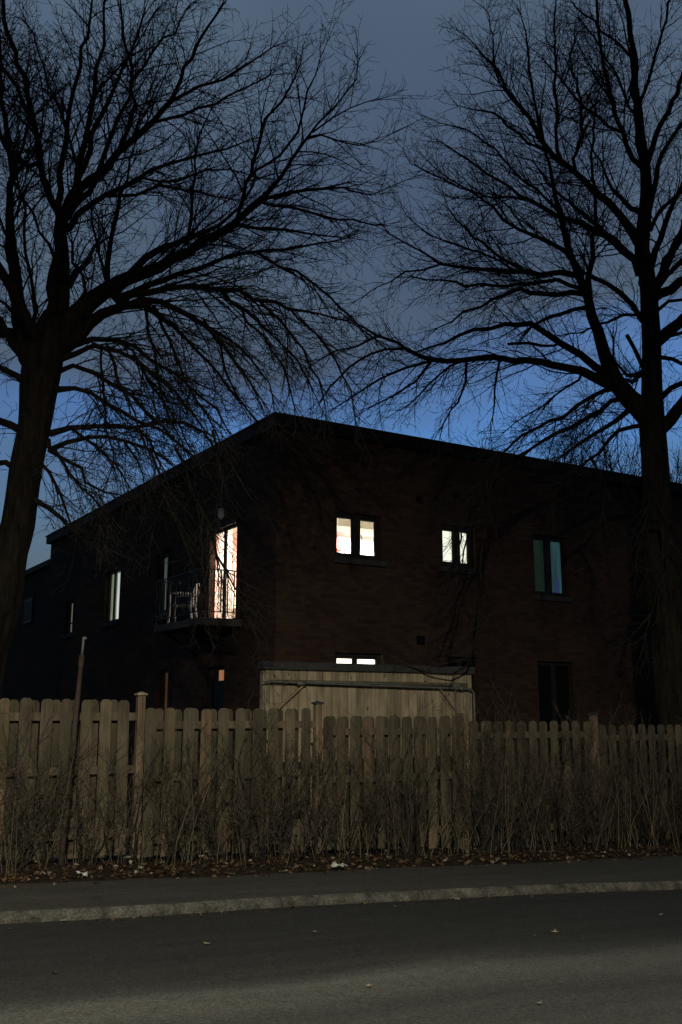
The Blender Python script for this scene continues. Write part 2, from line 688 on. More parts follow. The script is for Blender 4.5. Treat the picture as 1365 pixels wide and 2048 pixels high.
def scrap(px, py, sx, sy, lab, seed, lift=.03):
    r = random.Random(seed)
    mb = MB()
    nx, ny = 6, 5
    for j in range(ny):
        for i in range(nx):
            mb.v.append(((i / (nx - 1) - .5) * sx + r.gauss(0, sx * .04), (j / (ny - 1) - .5) * sy + r.gauss(0, sy * .05),
                         abs(r.gauss(0, .25)) * min(sx, sy)))
    for j in range(ny - 1):
        for i in range(nx - 1):
            mb.f.append((j * nx + i, j * nx + i + 1, (j + 1) * nx + i + 1, (j + 1) * nx + i))
    o = mb.build('paper_scrap', M['paper'])
    g = on_ground(px, py, lift)
    o.location = (g.x, g.y, gz(g.x, g.y) + bank(*sn(g)) + .03)
    o.rotation_euler = (r.gauss(0, .25), r.gauss(0, .2), r.uniform(0, 6))
    sol = o.modifiers.new('Solidify', 'SOLIDIFY'); sol.thickness = .002
    return tag(o, lab, 'litter', 'litter along the fence')


scrap(403, 1716, .07, .06, 'crumpled white paper scrap at the foot of the fence under the second section', 1, .08)
scrap(164, 1748, .12, .06, 'flat white paper scrap among leaves right of the leaning pole', 2, .05)
scrap(257, 1719, .09, .05, 'pale scrap just under the first square fence post', 3, .07)
scrap(676, 1732, .26, .10, 'greyish torn plastic sheet on the leaves at the pavement edge', 4, .04)

# ------------------------------------------------------------------ picket fence
fence = empty('picket_fence', (P0.x, P0.y, 0), FANG)
tag(fence, 'weathered brown dog-eared picket fence stepping down the slope behind bare shrubs', 'fence')


def fgz(s):
    p = P0 + FU * s
    return gz(p.x, p.y)


POSTS = [-4.74, -2.37, 0, 2.37, 4.70, 7.12, 9.5, 11.9, 14.3]
TOPS = [1.82, 1.722, 1.622, 1.526, 1.456, 1.396, 1.33, 1.25]
POSTTOP = [1.9, 1.83, 1.80, 1.71, 1.60, 1.57, 1.49, 1.4, 1.34]


def picket(mb, s, w, y, th, z0, z1, rng):
    e = .042
    z1 += rng.gauss(0, .006)
    lean = rng.gauss(0, .006)
    a = w / 2
    prof = [(-a, z0), (a, z0), (a, z1 - e), (a - e * .35, z1 - e * .3), (a - e * .9, z1), (-a + e * .9, z1), (-a + e * .35, z1 - e * .3), (-a, z1 - e)]
    prof = [(x + s + lean * (z - z0), z) for x, z in prof]
    y += rng.gauss(0, .002)
    mb.prism(prof, y, y + th)


fr = random.Random(3)
for i in range(len(POSTS) - 1):
    a, b = POSTS[i] + .05, POSTS[i + 1] - .05
    top = TOPS[i]
    n = 10 if i < 3 else 11
    pitch = (b - a) / n
    pan, rear = MB(), MB()
    for k in range(n):
        s = a + pitch * (k + .38)
        picket(pan, s, .132 + fr.gauss(0, .004), -.0585, .018, fgz(s) + .09 + fr.gauss(0, .012), top, fr)
        s2 = s + pitch / 2
        if s2 + .07 < b:
            picket(rear, s2, .112 + fr.gauss(0, .004), .0325, .018, fgz(s2) + .09 + fr.gauss(0, .012), top - .008, fr)
    pan.build('picket_panel', M['fence'], fence)
    rear.build('back_picket_panel', M['shaded_mossy'], fence)
    for dz, h in ((.20, .09), (.80, .09), (1.50, .09)):
        ra = MB()
        ra.box(POSTS[i] + .046, POSTS[i + 1] - .046, -.0395, .0315, top - dz - h / 2, top - dz + h / 2)
        ra.build('rail', M['fence'], fence, bevel=.003)
for s, zt in zip(POSTS, POSTTOP):
    mb = MB().box(s - .045, s + .045, -.064, .026, fgz(s) - .35, zt - .03)
    po = mb.build('post', M['post'], fence, bevel=.004)
    if s not in (4.70,):
        cp = MB()
        cp.box(s - .062, s + .062, -.081, .043, zt - .03, zt - .008)
        b0 = len(cp.v)
        cp.v += [(s - .05, -.069, zt - .008), (s + .05, -.069, zt - .008), (s + .05, .031, zt - .008), (s - .05, .031, zt - .008), (s, -.019, zt + .012)]
        cp.f += [(b0, b0 + 1, b0 + 4), (b0 + 1, b0 + 2, b0 + 4), (b0 + 2, b0 + 3, b0 + 4), (b0 + 3, b0, b0 + 4)]
        cp.build('post_cap', M['capwood'] if s > 1 else M['pale_wood'], po)

# ------------------------------------------------------------------ pale plank screen behind the fence
SO = Vector((-1.0994, 14.3, 0))
scr = empty('plank_enclosure', SO, FANG)
tag(scr, 'pale knotty plank enclosure with dark cap board and metal pipe, standing behind the fence', 'enclosure')
LS = 3.66
mb = MB()
x = .02
sr = random.Random(8)
base = gz(SO.x, SO.y) - .2
while x < LS - .03:
    w = sr.choice((.138, .14, .142, .128))
    x1 = min(x + w, LS - .01)
    mb.box(x + .005, x1 - .005, sr.uniform(-.004, .003), .022, base, 2.18)
    x = x1
mb.build('plank_panel', M['pale_wood'], scr)
for xx in (.0, 1.8, LS - .09):
    MB().box(xx, xx + .08, .025, .115, base, 2.18).build('back_post', M['pale_wood'], scr)
MB().box(-.03, LS + .03, -.05, .16, 2.178, 2.29).build('cap_board', M['capwood'], scr, bevel=.005)
MB().box(.10, LS - .12, -.044, -.0035, 1.965, 2.035).build('batten', M['batten'], scr, bevel=.004)
for x0, x1 in ((.60, .06), (2.98, 3.40)):
    MB().bar((x0, -.030, 1.955), (x1, -.030, 1.50), .02, .075, (0, -1, 0)).build('brace', M['pale_wood'], scr)
pp = MB()
pp.tube([(-.07, -.085, base), (-.07, -.085, 1.97), (-.06, -.085, 1.995), (-.03, -.085, 2.0), (.08, -.085, 2.0), (1.8, -.085, 1.972), (3.50, -.085, 1.945), (3.58, -.085, 1.93), (3.62, -.085, 1.88), (3.625, -.085, 1.7), (3.625, -.085, base)],
        [.012, .012, .012, .012, .012, .016, .018, .019, .019, .019, .019], 10)
pp.tube([(.5, -.085, 1.985), (.62, -.085, 1.984)], .030, 10)
pp.tube([(3.36, -.085, 1.947), (3.42, -.085, 1.946)], .030, 10)
pp.build('pipe', M['pipe'], scr, smooth=True)
pq = MB()
pq.tube([(.62, -.100, 2.012), (1.9, -.100, 1.995), (3.2, -.098, 1.985)], .010, 8)
pq.build('conduit', M['pipe'], scr, smooth=True)
MB().disc((3.27, -.115, 1.985), (0, -1, 0), .055, .014, 24).build('round_cover', M['pipe'], scr)
MB().tube([(3.26, -.10, 1.93), (3.26, -.10, base)], .012, 8).build('drop_pipe', M['pipe'], scr, smooth=True)
for xx in (.3, 1.3, 2.3, 3.1):
    MB().tube([(xx, -.003, 1.975), (xx, -.10, 1.975)], .006, 6).build('bracket', M['pipe'], scr)

# ------------------------------------------------------------------ leaning pole in front of the fence


def before_fence(px, py, n):
    """the point seen at a pixel that stands n metres before the fence"""
    r = ray(px, py)
    k = (P0.dot(FN) + n) / (r.x * FN.x + r.y * FN.y)
    return Vector((r.x * k, r.y * k, EYE + r.z * k))


pb = before_fence(120, 1722, .34)
pole = empty('leaning_pole', (pb.x, pb.y, gz(pb.x, pb.y)))
tag(pole, 'rusty leaning sign pole with no sign, in front of the left end of the fence', 'pole')
pt = before_fence(168, 1275, .22) - Vector(pole.location)
pa = Vector((0, 0, -.2))
dd = pt - pa


def al(t):
    return pa + dd * t


MB().tube([al(0), al(.3), al(.72), al(.90)], [.034, .034, .031, .022], 8).build('lower_tube', M['rust'], pole, smooth=True)
MB().tube([al(.875), al(.925)], .031, 8).build('clamp', M['rust'], pole)
MB().tube([al(.92), al(1)], .014, 8).build('upper_tube', M['pipe'], pole, smooth=True)
MB().box(-.012, .03, -.012, .012, -.02, .006, Matrix.Translation(al(1))).build('top_bracket', M['pipe'], pole)

# ------------------------------------------------------------------ the brick building
AB = math.radians(31.6)
BU = Vector((math.cos(AB), math.sin(AB), 0))
BW = Vector((-math.sin(AB), math.cos(AB), 0))
BC = Vector((-1.2147, 18.5, 0))
bld = empty('brick_building', BC, AB)
tag(bld, 'dark two storey brick apartment house with a flat roof and lit windows behind the fence', 'building')
BZ = -1.6
WT = 6.97
T = .22
LR, LL = 14.0, 15.6
R_OPEN = [(1.28, 2.40, 4.56, 5.48), (3.87, 4.80, 4.57, 5.50), (6.46, 7.50, 4.14, 5.51), (1.28, 2.40, 1.5, 2.72), (3.98, 4.78, 1.0, 2.72), (6.45, 7.56, .4, 2.69)]
L_OPEN = [(1.73, 3.22, 3.40, 5.39), (5.10, 6.2, 3.9, 5.34), (8.75, 9.95, 3.96, 5.38), (12.6, 13.6, 3.9, 4.90), (4.95, 5.85, .5, 2.57), (2.2, 3.2, 1.2, 2.52)]


def wall_with_openings(mb, length, z0, z1, ops, P, flip=False):
    """P(x, d, z) -> local point; d is the depth into the wall"""
    xs = sorted({0, length} | {o[0] for o in ops} | {o[1] for o in ops})
    zs = sorted({z0, z1} | {o[2] for o in ops} | {o[3] for o in ops})

    def q(pts, uvs):
        if flip:
            pts = pts[::-1]; uvs = uvs[::-1]
        mb.quad(pts, uvs)
    for i in range(len(xs) - 1):
        for j in range(len(zs) - 1):
            cx = (xs[i] + xs[i + 1]) / 2
            cz = (zs[j] + zs[j + 1]) / 2
            if any(o[0] < cx < o[1] and o[2] < cz < o[3] for o in ops):
                continue
            c = [(xs[i], zs[j]), (xs[i + 1], zs[j]), (xs[i + 1], zs[j + 1]), (xs[i], zs[j + 1])]
            q([P(a, 0, z) for a, z in c], c)
            q([P(a, T, z) for a, z in c][::-1], c[::-1])
    for a0, a1, b0, b1 in ops:
        for (p, r) in (((a0, b0), (a0, b1)), ((a1, b1), (a1, b0)), ((a0, b1), (a1, b1)), ((a1, b0), (a0, b0))):
            k = [P(p[0], 0, p[1]), P(r[0], 0, r[1]), P(r[0], T, r[1]), P(p[0], T, p[1])]
            if p[0] == r[0]:
                uv = [(0, p[1]), (0, r[1]), (T, r[1]), (T, p[1])]
            else:
                uv = [(p[0], p[1]), (r[0], r[1]), (r[0], r[1] + .07), (p[0], p[1] + .07)]
            q(k, uv)


wm = MB()
PR = lambda a, d, z: Vector((a, d, z))
PL = lambda b, d, z: Vector((d, b, z))
wall_with_openings(wm, LR, BZ, WT, R_OPEN, PR)
wall_with_openings(wm, LL, BZ, WT, L_OPEN, PL, True)
for pts in ([(LR, 0), (LR, LL)], [(LR, LL), (0, LL)]):
    (xa, ya), (xb, yb) = pts
    ln = math.hypot(xb - xa, yb - ya)
    wm.quad([(xa, ya, BZ), (xb, yb, BZ), (xb, yb, WT), (xa, ya, WT)], [(0, BZ), (ln, BZ), (ln, WT), (0, WT)])
wm.build('wall', M['brick'], bld)

rf = MB()
rf.box(-.13, LR + .13, -.13, LL + .13, WT + .0, WT + .23)
rf.box(-.16, LR + .16, -.16, LL + .16, WT + .231, WT + .262)
roof = rf.build('roof', M['fascia'], bld)
MB().box(1.2, 2.2, 6.2, 7.6, WT + .262, WT + .75).build('roof_vent', M['fascia'], roof)

for (a, z, r) in ((3.33, 5.93, .07), (4.31, 6.12, .06)):
    MB().tube([(a, .01, z), (a, -.05, z)], [r, r], 16).tube([(a, -.05, z), (a, -.056, z)], [r * .8, r * .8], 16).build('vent', M['iron'], bld)
v = MB().box(3.22, 3.40, -.035, .01, 2.94, 3.11)
for k in range(4):
    v.box(3.235, 3.385, -.05, -.035, 2.955 + k * .038, 2.975 + k * .038)
v.build('vent', M['iron'], bld)


class Face:
    def __init__(self, right):
        self.right = right

    def box(self, mb, x0, x1, d0, d1, z0, z1):
        if self.right:
            mb.box(x0, x1, d0, d1, z0, z1)
        else:
            mb.box(d0, d1, x0, x1, z0, z1)
        return mb


FR, FL = Face(True), Face(False)


def window(face, op, bars, hbars=(), d0=.09, d1=.15, edge=.06, sill=True, head=False, label=None):
    """frame with its uprights; bars = [(x0, x1)] between the panes"""
    a0, a1, z0, z1 = op
    mb = MB()
    e = .002
    face.box(mb, a0 + e, a0 + edge, d0, d1, z0 + e, z1 - e)
    face.box(mb, a1 - edge, a1 - e, d0, d1, z0 + e, z1 - e)
    face.box(mb, a0 + edge, a1 - edge, d0, d1, z0 + e, z0 + edge)
    face.box(mb, a0 + edge, a1 - edge, d0, d1, z1 - edge, z1 - e)
    for b0, b1 in bars:
        face.box(mb, b0, b1, d0 - .004, d1, z0 + edge, z1 - edge)
    for h0, h1 in hbars:
        face.box(mb, a0 + edge, a1 - edge, d0 + .004, d1, h0, h1)
    # inner sash rims
    xs = [a0 + edge] + [v for b in bars for v in b] + [a1 - edge]
    for i in range(0, len(xs), 2):
        r = .022
        face.box(mb, xs[i], xs[i] + r, d0 + .012, d1 - .01, z0 + edge, z1 - edge)
        face.box(mb, xs[i + 1] - r, xs[i + 1], d0 + .012, d1 - .01, z0 + edge, z1 - edge)
        face.box(mb, xs[i] + r, xs[i + 1] - r, d0 + .012, d1 - .01, z0 + edge, z0 + edge + r)
        face.box(mb, xs[i] + r, xs[i + 1] - r, d0 + .012, d1 - .01, z1 - edge - r, z1 - edge)
    fr_ = mb.build('window', M['frame'], bld, bevel=.003)
    if label:
        fr_['label'] = label
    for i in range(0, len(xs), 2):
        g = MB()
        face.box(g, xs[i] + .023, xs[i + 1] - .023, (d0 + d1) / 2 - .003, (d0 + d1) / 2 + .003, z0 + edge + .023, z1 - edge - .023)
        g.build('pane', M['glass'], fr_)
    if sill:
        s = MB()
        face.box(s, a0 - .05, a1 + .06, -.065, .085, z0 - .115, z0 - .003)
        s.build('sill', M['sill'], fr_, bevel=.006)
    if head:
        s = MB()
        face.box(s, a0 - .03, a1 + .03, -.02, .085, z1 + .003, z1 + .05)
        s.build('head_trim', M['frame'], fr_)
    return fr_


w1 = window(FR, R_OPEN[0], [(1.755, 1.925)], edge=.095, label='brightly lit upper window with a red panel and white ceiling inside')
w2 = window(FR, R_OPEN[1], [(4.285, 4.45)], edge=.115, label='upper window with a lit cream blind crossed by twigs')
w3 = window(FR, R_OPEN[2], [(6.90, 7.05)], edge=.08, label='tall unlit upper window with dim teal curtain')
w4 = window(FR, R_OPEN[3], [(1.775, 1.835)], edge=.09, label='lit ground floor window showing above the enclosure')
w5 = window(FR, R_OPEN[4], [(4.34, 4.42)], edge=.07, label='dark ground floor window right of the enclosure')
w6 = window(FR, R_OPEN[5], [(6.96, 7.04)], edge=.07, sill=False, label='dark tall ground floor window at right')
MB().tube([(1.94, .08, 5.05), (1.94, .05, 5.05), (1.94, .045, 4.95)], .009, 6).build('handle', M['pipe'], w1)
l1 = window(FL, L_OPEN[0], [(2.36, 2.41)], edge=.04, sill=False, d0=.03, d1=.09, label='lit sliding balcony door with salmon wall inside')
hd = MB()
hd.box(-.05, .055, 1.66, 3.29, 5.393, 5.47)
hd.build('head_trim', M['sill'], l1)
l2 = window(FL, L_OPEN[1], [(5.62, 5.68)], edge=.05, label='mostly dark window with a thin strip of light, beyond the balcony')
l3 = window(FL, L_OPEN[2], [(9.44, 9.49)], edge=.05, label='dim greenish lit window with vertical blind')
l4 = window(FL, L_OPEN[3], [(13.05, 13.11)], [(4.22, 4.25)], edge=.05, label='dim grey window at the far end of the side wall')
l5 = window(FL, L_OPEN[4], [(5.36, 5.42)], edge=.05, sill=False, label='ground floor door with a purple and orange strip of light')
l6 = window(FL, L_OPEN[5], [(3.02, 3.08)], edge=.05, label='ground floor window with a small orange lit corner')


def room(parent, poly, z0, z1, wmat, skip, wallm=None):
    mb = MB()
    n = len(poly)
    special = []
    for i in range(n):
        if i in skip:
            continue
        (xa, ya), (xb, yb) = poly[i], poly[(i + 1) % n]
        q = [(xa, ya, z0), (xb, yb, z0), (xb, yb, z1), (xa, ya, z1)]
        if wallm and i in wallm:
            special.append((wallm[i], q))
        else:
            mb.quad(q)
    mb.quad([(x, y, z1) for x, y in poly])
    mb.quad([(x, y, z0) for x, y in poly][::-1])
    o = mb.build('room', wmat, parent)
    for m_, q in special:
        MB_ = MB(); MB_.quad(q); MB_.build('coloured_wall', m_, parent)
    return o


def ceiling_lamp(parent, x, y, z, power, col=(1, .86, .66), r=.16):
    MB().tube([(x, y, z - .002), (x, y, z - .05)], [r, r * .92], 20).build('ceiling_lamp', LAMPGLOW, parent)
    d = bpy.data.lights.new('room_light', 'AREA')
    d.shape = 'DISK'; d.size = r * 2; d.energy = power; d.color = col
    o = bpy.data.objects.new('room_light', d)
    o.location = (x, y, z - .06)
    COL.objects.link(o)
    o.parent = parent


LAMPGLOW = emis('lamp_diffuser', (1, .88, .7), 4)
# upper corner room (the L-shaped plan leaves space for the balcony room)
POLY1 = [(.5, T), (5.3, T), (5.3, 3.6), (2.15, 3.6), (2.15, 1.42), (.5, 1.42)]
room(w1, POLY1, 3.3, 5.78, M['room'], [0])
MB().box(3.05, 3.60, 3.3, 3.58, 5.36, 5.60).build('cabinet', M['room_red'], w1)
MB().box(2.4, 5.2, 1.7, 2.1, 5.56, 5.76).build('soffit', M['room_cream'], w1)
MB().box(3.75, 4.2, 3.1, 3.56, 4.9, 5.16).box(3.85, 4.05, 3.2, 3.5, 5.161, 5.24).build('shelf', M['room_cream'], w1)
MB().box(4.62, 5.28, 2.2, 3.4, 4.75, 4.98).build('shelf', M['sill'], w1)
ceiling_lamp(w1, 3.7, 2.75, 5.78, 520, (1, .96, .90))
# ground floor room
room(w4, [(.5, T), (4.0, T), (4.0, 3.4), (.5, 3.4)], .5, 2.95, M['room'], [0])
ceiling_lamp(w4, 2.4, 2.3, 2.95, 480, (1, .95, .87))
# balcony room
POLY2 = [(T, 1.5), (2.05, 1.5), (2.05, 4.6), (T, 4.6)]
room(l1, POLY2, 3.38, 5.62, M['room'], [3], {2: M['room_pink'], 1: M['room_pink']})
cu = MB()
for k in range(40):
    def cx(q):
        return (T + .10 + .035 * math.sin(q * 1.3), 2.62 + q * .0165)
    a = cx(k); b = cx(k + 1)
    cu.quad([(a[0], a[1], 3.42), (b[0], b[1], 3.42), (b[0], b[1], 5.5), (a[0], a[1], 5.5)])
cu.build('curtain', M['curtain'], l1, smooth=True)
cu = MB()
for k in range(16):
    a = (T + .14 + .035 * math.sin(k * 1.3), 2.02 + k * .0145); b = (T + .14 + .035 * math.sin((k + 1) * 1.3), 2.02 + (k + 1) * .0145)
    cu.quad([(a[0], a[1], 3.42), (b[0], b[1], 3.42), (b[0], b[1], 5.5), (a[0], a[1], 5.5)])
cu.build('curtain', M['curtain'], l1, smooth=True)
ar = MB()
ar.box(.75, 1.15, 3.3, 3.7, 3.40, 3.86).box(.75, 1.15, 3.71, 3.85, 3.40, 4.3)
ar.build('armchair', M['room_cream'], l1, bevel=.04)
MB().box(.95, 1.7, 4.0, 4.55, 3.40, 4.05).build('sideboard', M['ochre'], l1)
ceiling_lamp(l1, 1.2, 3.1, 5.62, 190, (1, .90, .82), .12)


def blind(parent, face, x0, x1, d, z0, z1, mat, name='blind', wave=0):
    mb = MB()
    n = max(2, int((x1 - x0) / .02)) if wave else 1
    for k in range(n):
        xa = x0 + (x1 - x0) * k / n
        xb = x0 + (x1 - x0) * (k + 1) / n
        da = d + wave * math.sin(k * 1.15); db = d + wave * math.sin((k + 1) * 1.15)
        if face.right:
            mb.quad([(xa, da, z0), (xb, db, z0), (xb, db, z1), (xa, da, z1)])
        else:
            mb.quad([(da, xa, z0), (db, xb, z0), (db, xb, z1), (da, xa, z1)])
    return mb.build(name, mat, parent)


blind(w2, FR, 3.8, 4.9, .19, 4.5, 5.55, emis('lit_cream_blind', (1, .97, .80), 1.2, .05))
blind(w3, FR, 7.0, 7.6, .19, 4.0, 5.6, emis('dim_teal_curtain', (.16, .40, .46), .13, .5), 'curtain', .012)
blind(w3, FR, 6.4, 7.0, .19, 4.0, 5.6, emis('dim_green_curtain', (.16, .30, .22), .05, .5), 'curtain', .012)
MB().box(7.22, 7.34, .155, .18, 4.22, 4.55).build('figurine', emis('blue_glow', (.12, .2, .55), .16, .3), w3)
blind(l2, FL, 5.9, 6.1, .19, 3.95, 5.25, emis('thin_pale_strip', (.55, .7, .62), .10, .4), 'curtain', .01)
blind(l3, FL, 9.5, 9.92, .19, 4.0, 5.3, emis('dim_olive_blind', (.55, .6, .42), .34, .5), 'blind', .02)
blind(l3, FL, 9.0, 9.43, .19, 4.0, 5.3, emis('dim_mint_blind', (.7, .85, .8), .9, .4), 'blind', .02)
blind(l4, FL, 13.1, 13.55, .19, 3.95, 4.85, emis('dim_grey_curtain', (.5, .52, .45), .17, .6), 'curtain', .02)
blind(l5, FL, 5.55, 5.8, .19, .6, 2.5, emis('dim_orange_strip', (.75, .33, .18), .10, .7), 'curtain', .02)
blind(l5, FL, 5.05, 5.3, .19, .6, 2.5, emis('dim_purple_strip', (.25, .15, .45), .07, .5), 'curtain', .02)
blind(l6, FL, 2.6, 2.85, .19, 2.24, 2.5, emis('orange_lit_wall', (.85, .36, .16), .42, .15), 'lit_wall')

blind(l6, FL, 2.2, 3.2, .205, 1.1, 2.199, M['darkback'], 'dark_backing')  # added dark sheets that stand in for the unlit space behind these panes
blind(l6, FL, 2.86, 3.2, .206, 2.2, 2.55, M['darkback'], 'dark_backing')
blind(w6, FR, 6.47, 7.54, .205, .42, 2.67, M['darkback'], 'dark_backing')
# balcony
bal = MB().box(-.92, -.003, 1.42, 3.80, 3.25, 3.395).build('balcony', M['concrete'], bld, bevel=.006)
rl = MB()
top, low = 4.35, 3.52
rail_path = [(-.02, 1.46), (-.88, 1.46), (-.88, 3.76), (-.02, 3.76)]
for (xa, ya), (xb, yb) in zip(rail_path, rail_path[1:]):
    for z, w in ((top, .035), (low, .025)):
        rl.bar((xa, ya, z), (xb, yb, z), w, w * .7)
    ln = math.hypot(xb - xa, yb - ya)
    n = max(1, round(ln / .135))
    for k in range(1, n):
        t = k / n
        rl.bar((xa + (xb - xa) * t, ya + (yb - ya) * t, low), (xa + (xb - xa) * t, ya + (yb - ya) * t, top), .019, .019)
for x_, y_ in rail_path:
    rl.bar((x_, y_, 3.39), (x_, y_, top + .02), .03, .03)
rl.build('railing', M['iron'], bal)
for yy in (1.7, 3.5):
    MB().bar((-.02, yy, 2.75), (-.75, yy, 3.24), .05, .05).build('strut', M['iron'], bal)
wl = MB().box(-.10, -.002, 2.36, 2.46, 5.60, 5.80).tube([(-.05, 2.41, 5.60), (-.05, 2.41, 5.57)], [.04, .03], 12)
wl.build('wall_lamp', M['plastic'], bld, bevel=.01)

# white plastic chair on the balcony (stands on it: a thing of its own)
Mb = Matrix.Translation(BC) @ Matrix.Rotation(AB, 4, 'Z')
cp = Mb @ Vector((-.46, 3.34, 3.396))
chair = empty('plastic_chair', cp, math.radians(84))
tag(chair, 'white plastic garden chair standing on the balcony behind the bars', 'chair')
# faces +y (local), back at -y
st_ = MB()
for i in range(8):
    for j in range(8):
        def sp(i, j):
            x = (i / 8 - .5) * .44; y = (j / 8 - .5) * .44
            return (x, y, .42 + .10 * (x * x + y * y) * 2 - .015)
        st_.quad([sp(i, j), sp(i + 1, j), sp(i + 1, j + 1), sp(i, j + 1)])
so = st_.build('seat', M['plastic'], chair, smooth=True)
sm = so.modifiers.new('Solidify', 'SOLIDIFY'); sm.thickness = .012
for sx in (-1, 1):
    MB().tube([(sx * .25, .24, 0), (sx * .22, .22, .42), (sx * .25, .22, .64)], [.026, .03, .022], 8).build('leg', M['plastic'], chair, smooth=True)
    MB().tube([(sx * .24, -.27, 0), (sx * .21, -.21, .42)], [.026, .03], 8).build('leg', M['plastic'], chair, smooth=True)
    MB().tube([(sx * .25, .23, .64), (sx * .265, .1, .66), (sx * .255, -.1, .655), (sx * .22, -.245, .64)], [.022, .026, .026, .022], 8).build('armrest', M['plastic'], chair, smooth=True)
bk = MB()
bk.tube([(-.21, -.21, .42), (-.225, -.25, .64), (-.20, -.31, .82), (-.10, -.335, .875), (.10, -.335, .875), (.20, -.31, .82), (.225, -.25, .64), (.21, -.21, .42)], .02, 8)
for k in range(5):
    xx = -.13 + .065 * k
    bk.bar((xx, -.215, .43), (xx, -.325, .855), .032, .01)
bk.build('backrest', M['plastic'], chair)

# the low wing farther back on the left
nb = empty('low_house', BC, AB)
tag(nb, 'black low flat roofed house at the far left beyond the brick building', 'house')
nm = MB()
nm.quad([(.9, 15.9, BZ), (.9, 26, BZ), (.9, 26, 6.75), (.9, 15.9, 6.75)], [(0, BZ), (10, BZ), (10, 6.75), (0, 6.75)])
nm.quad([(.9, 15.9, BZ), (9, 15.9, BZ), (9, 15.9, 6.75), (.9, 15.9, 6.75)], [(0, BZ), (8, BZ), (8, 6.75), (0, 6.75)])
nm.quad([(9, 15.9, BZ), (9, 26, BZ), (9, 26, 6.75), (9, 15.9, 6.75)], [(0, BZ), (10, BZ), (10, 6.75), (0, 6.75)])
nm.quad([(.9, 26, BZ), (9, 26, BZ), (9, 26, 6.75), (.9, 26, 6.75)], [(0, BZ), (8, BZ), (8, 6.75), (0, 6.75)])
nm.build('wall', M['brick'], nb)
MB().box(.8, 9.1, 15.75, 26.1, 6.752, 6.95).build('roof', M['fascia'], nb)
nw = MB().box(.84, .898, 20.8, 21.9, 4.9, 5.8).build('window', M['frame'], nb)
MB().box(.83, .838, 20.9, 21.8, 5.0, 5.7).build('pane', emis('dim_blue_pane', (.25, .40, .5), .012, .6), nw)

#TREES#
# ------------------------------------------------------------------ trees
def px_at(px, py, Y):
    r = ray(px, py)
    t = Y / r.y
    return Vector((r.x * t, Y, EYE + r.z * t))


def smooth_path(pts, rads, step):
    """Catmull-Rom through the points, about one sample per step"""
    P = [pts[0] + (pts[0] - pts[1])] + pts + [pts[-1] + (pts[-1] - pts[-2])]
    op, orr = [], []
    for i in range(1, len(P) - 2):
        a, b, c, d = P[i - 1], P[i], P[i + 1], P[i + 2]
        n = max(1, int((c - b).length / step))
        for k in range(n):
            t = k / n
            op.append(.5 * ((2 * b) + (c - a) * t + (2 * a - 5 * b + 4 * c - d) * t * t + (3 * b - a - 3 * c + d) * t ** 3))
            orr.append(rads[i - 1] + (rads[i] - rads[i - 1]) * t)
    op.append(pts[-1]); orr.append(rads[-1])
    return op, orr


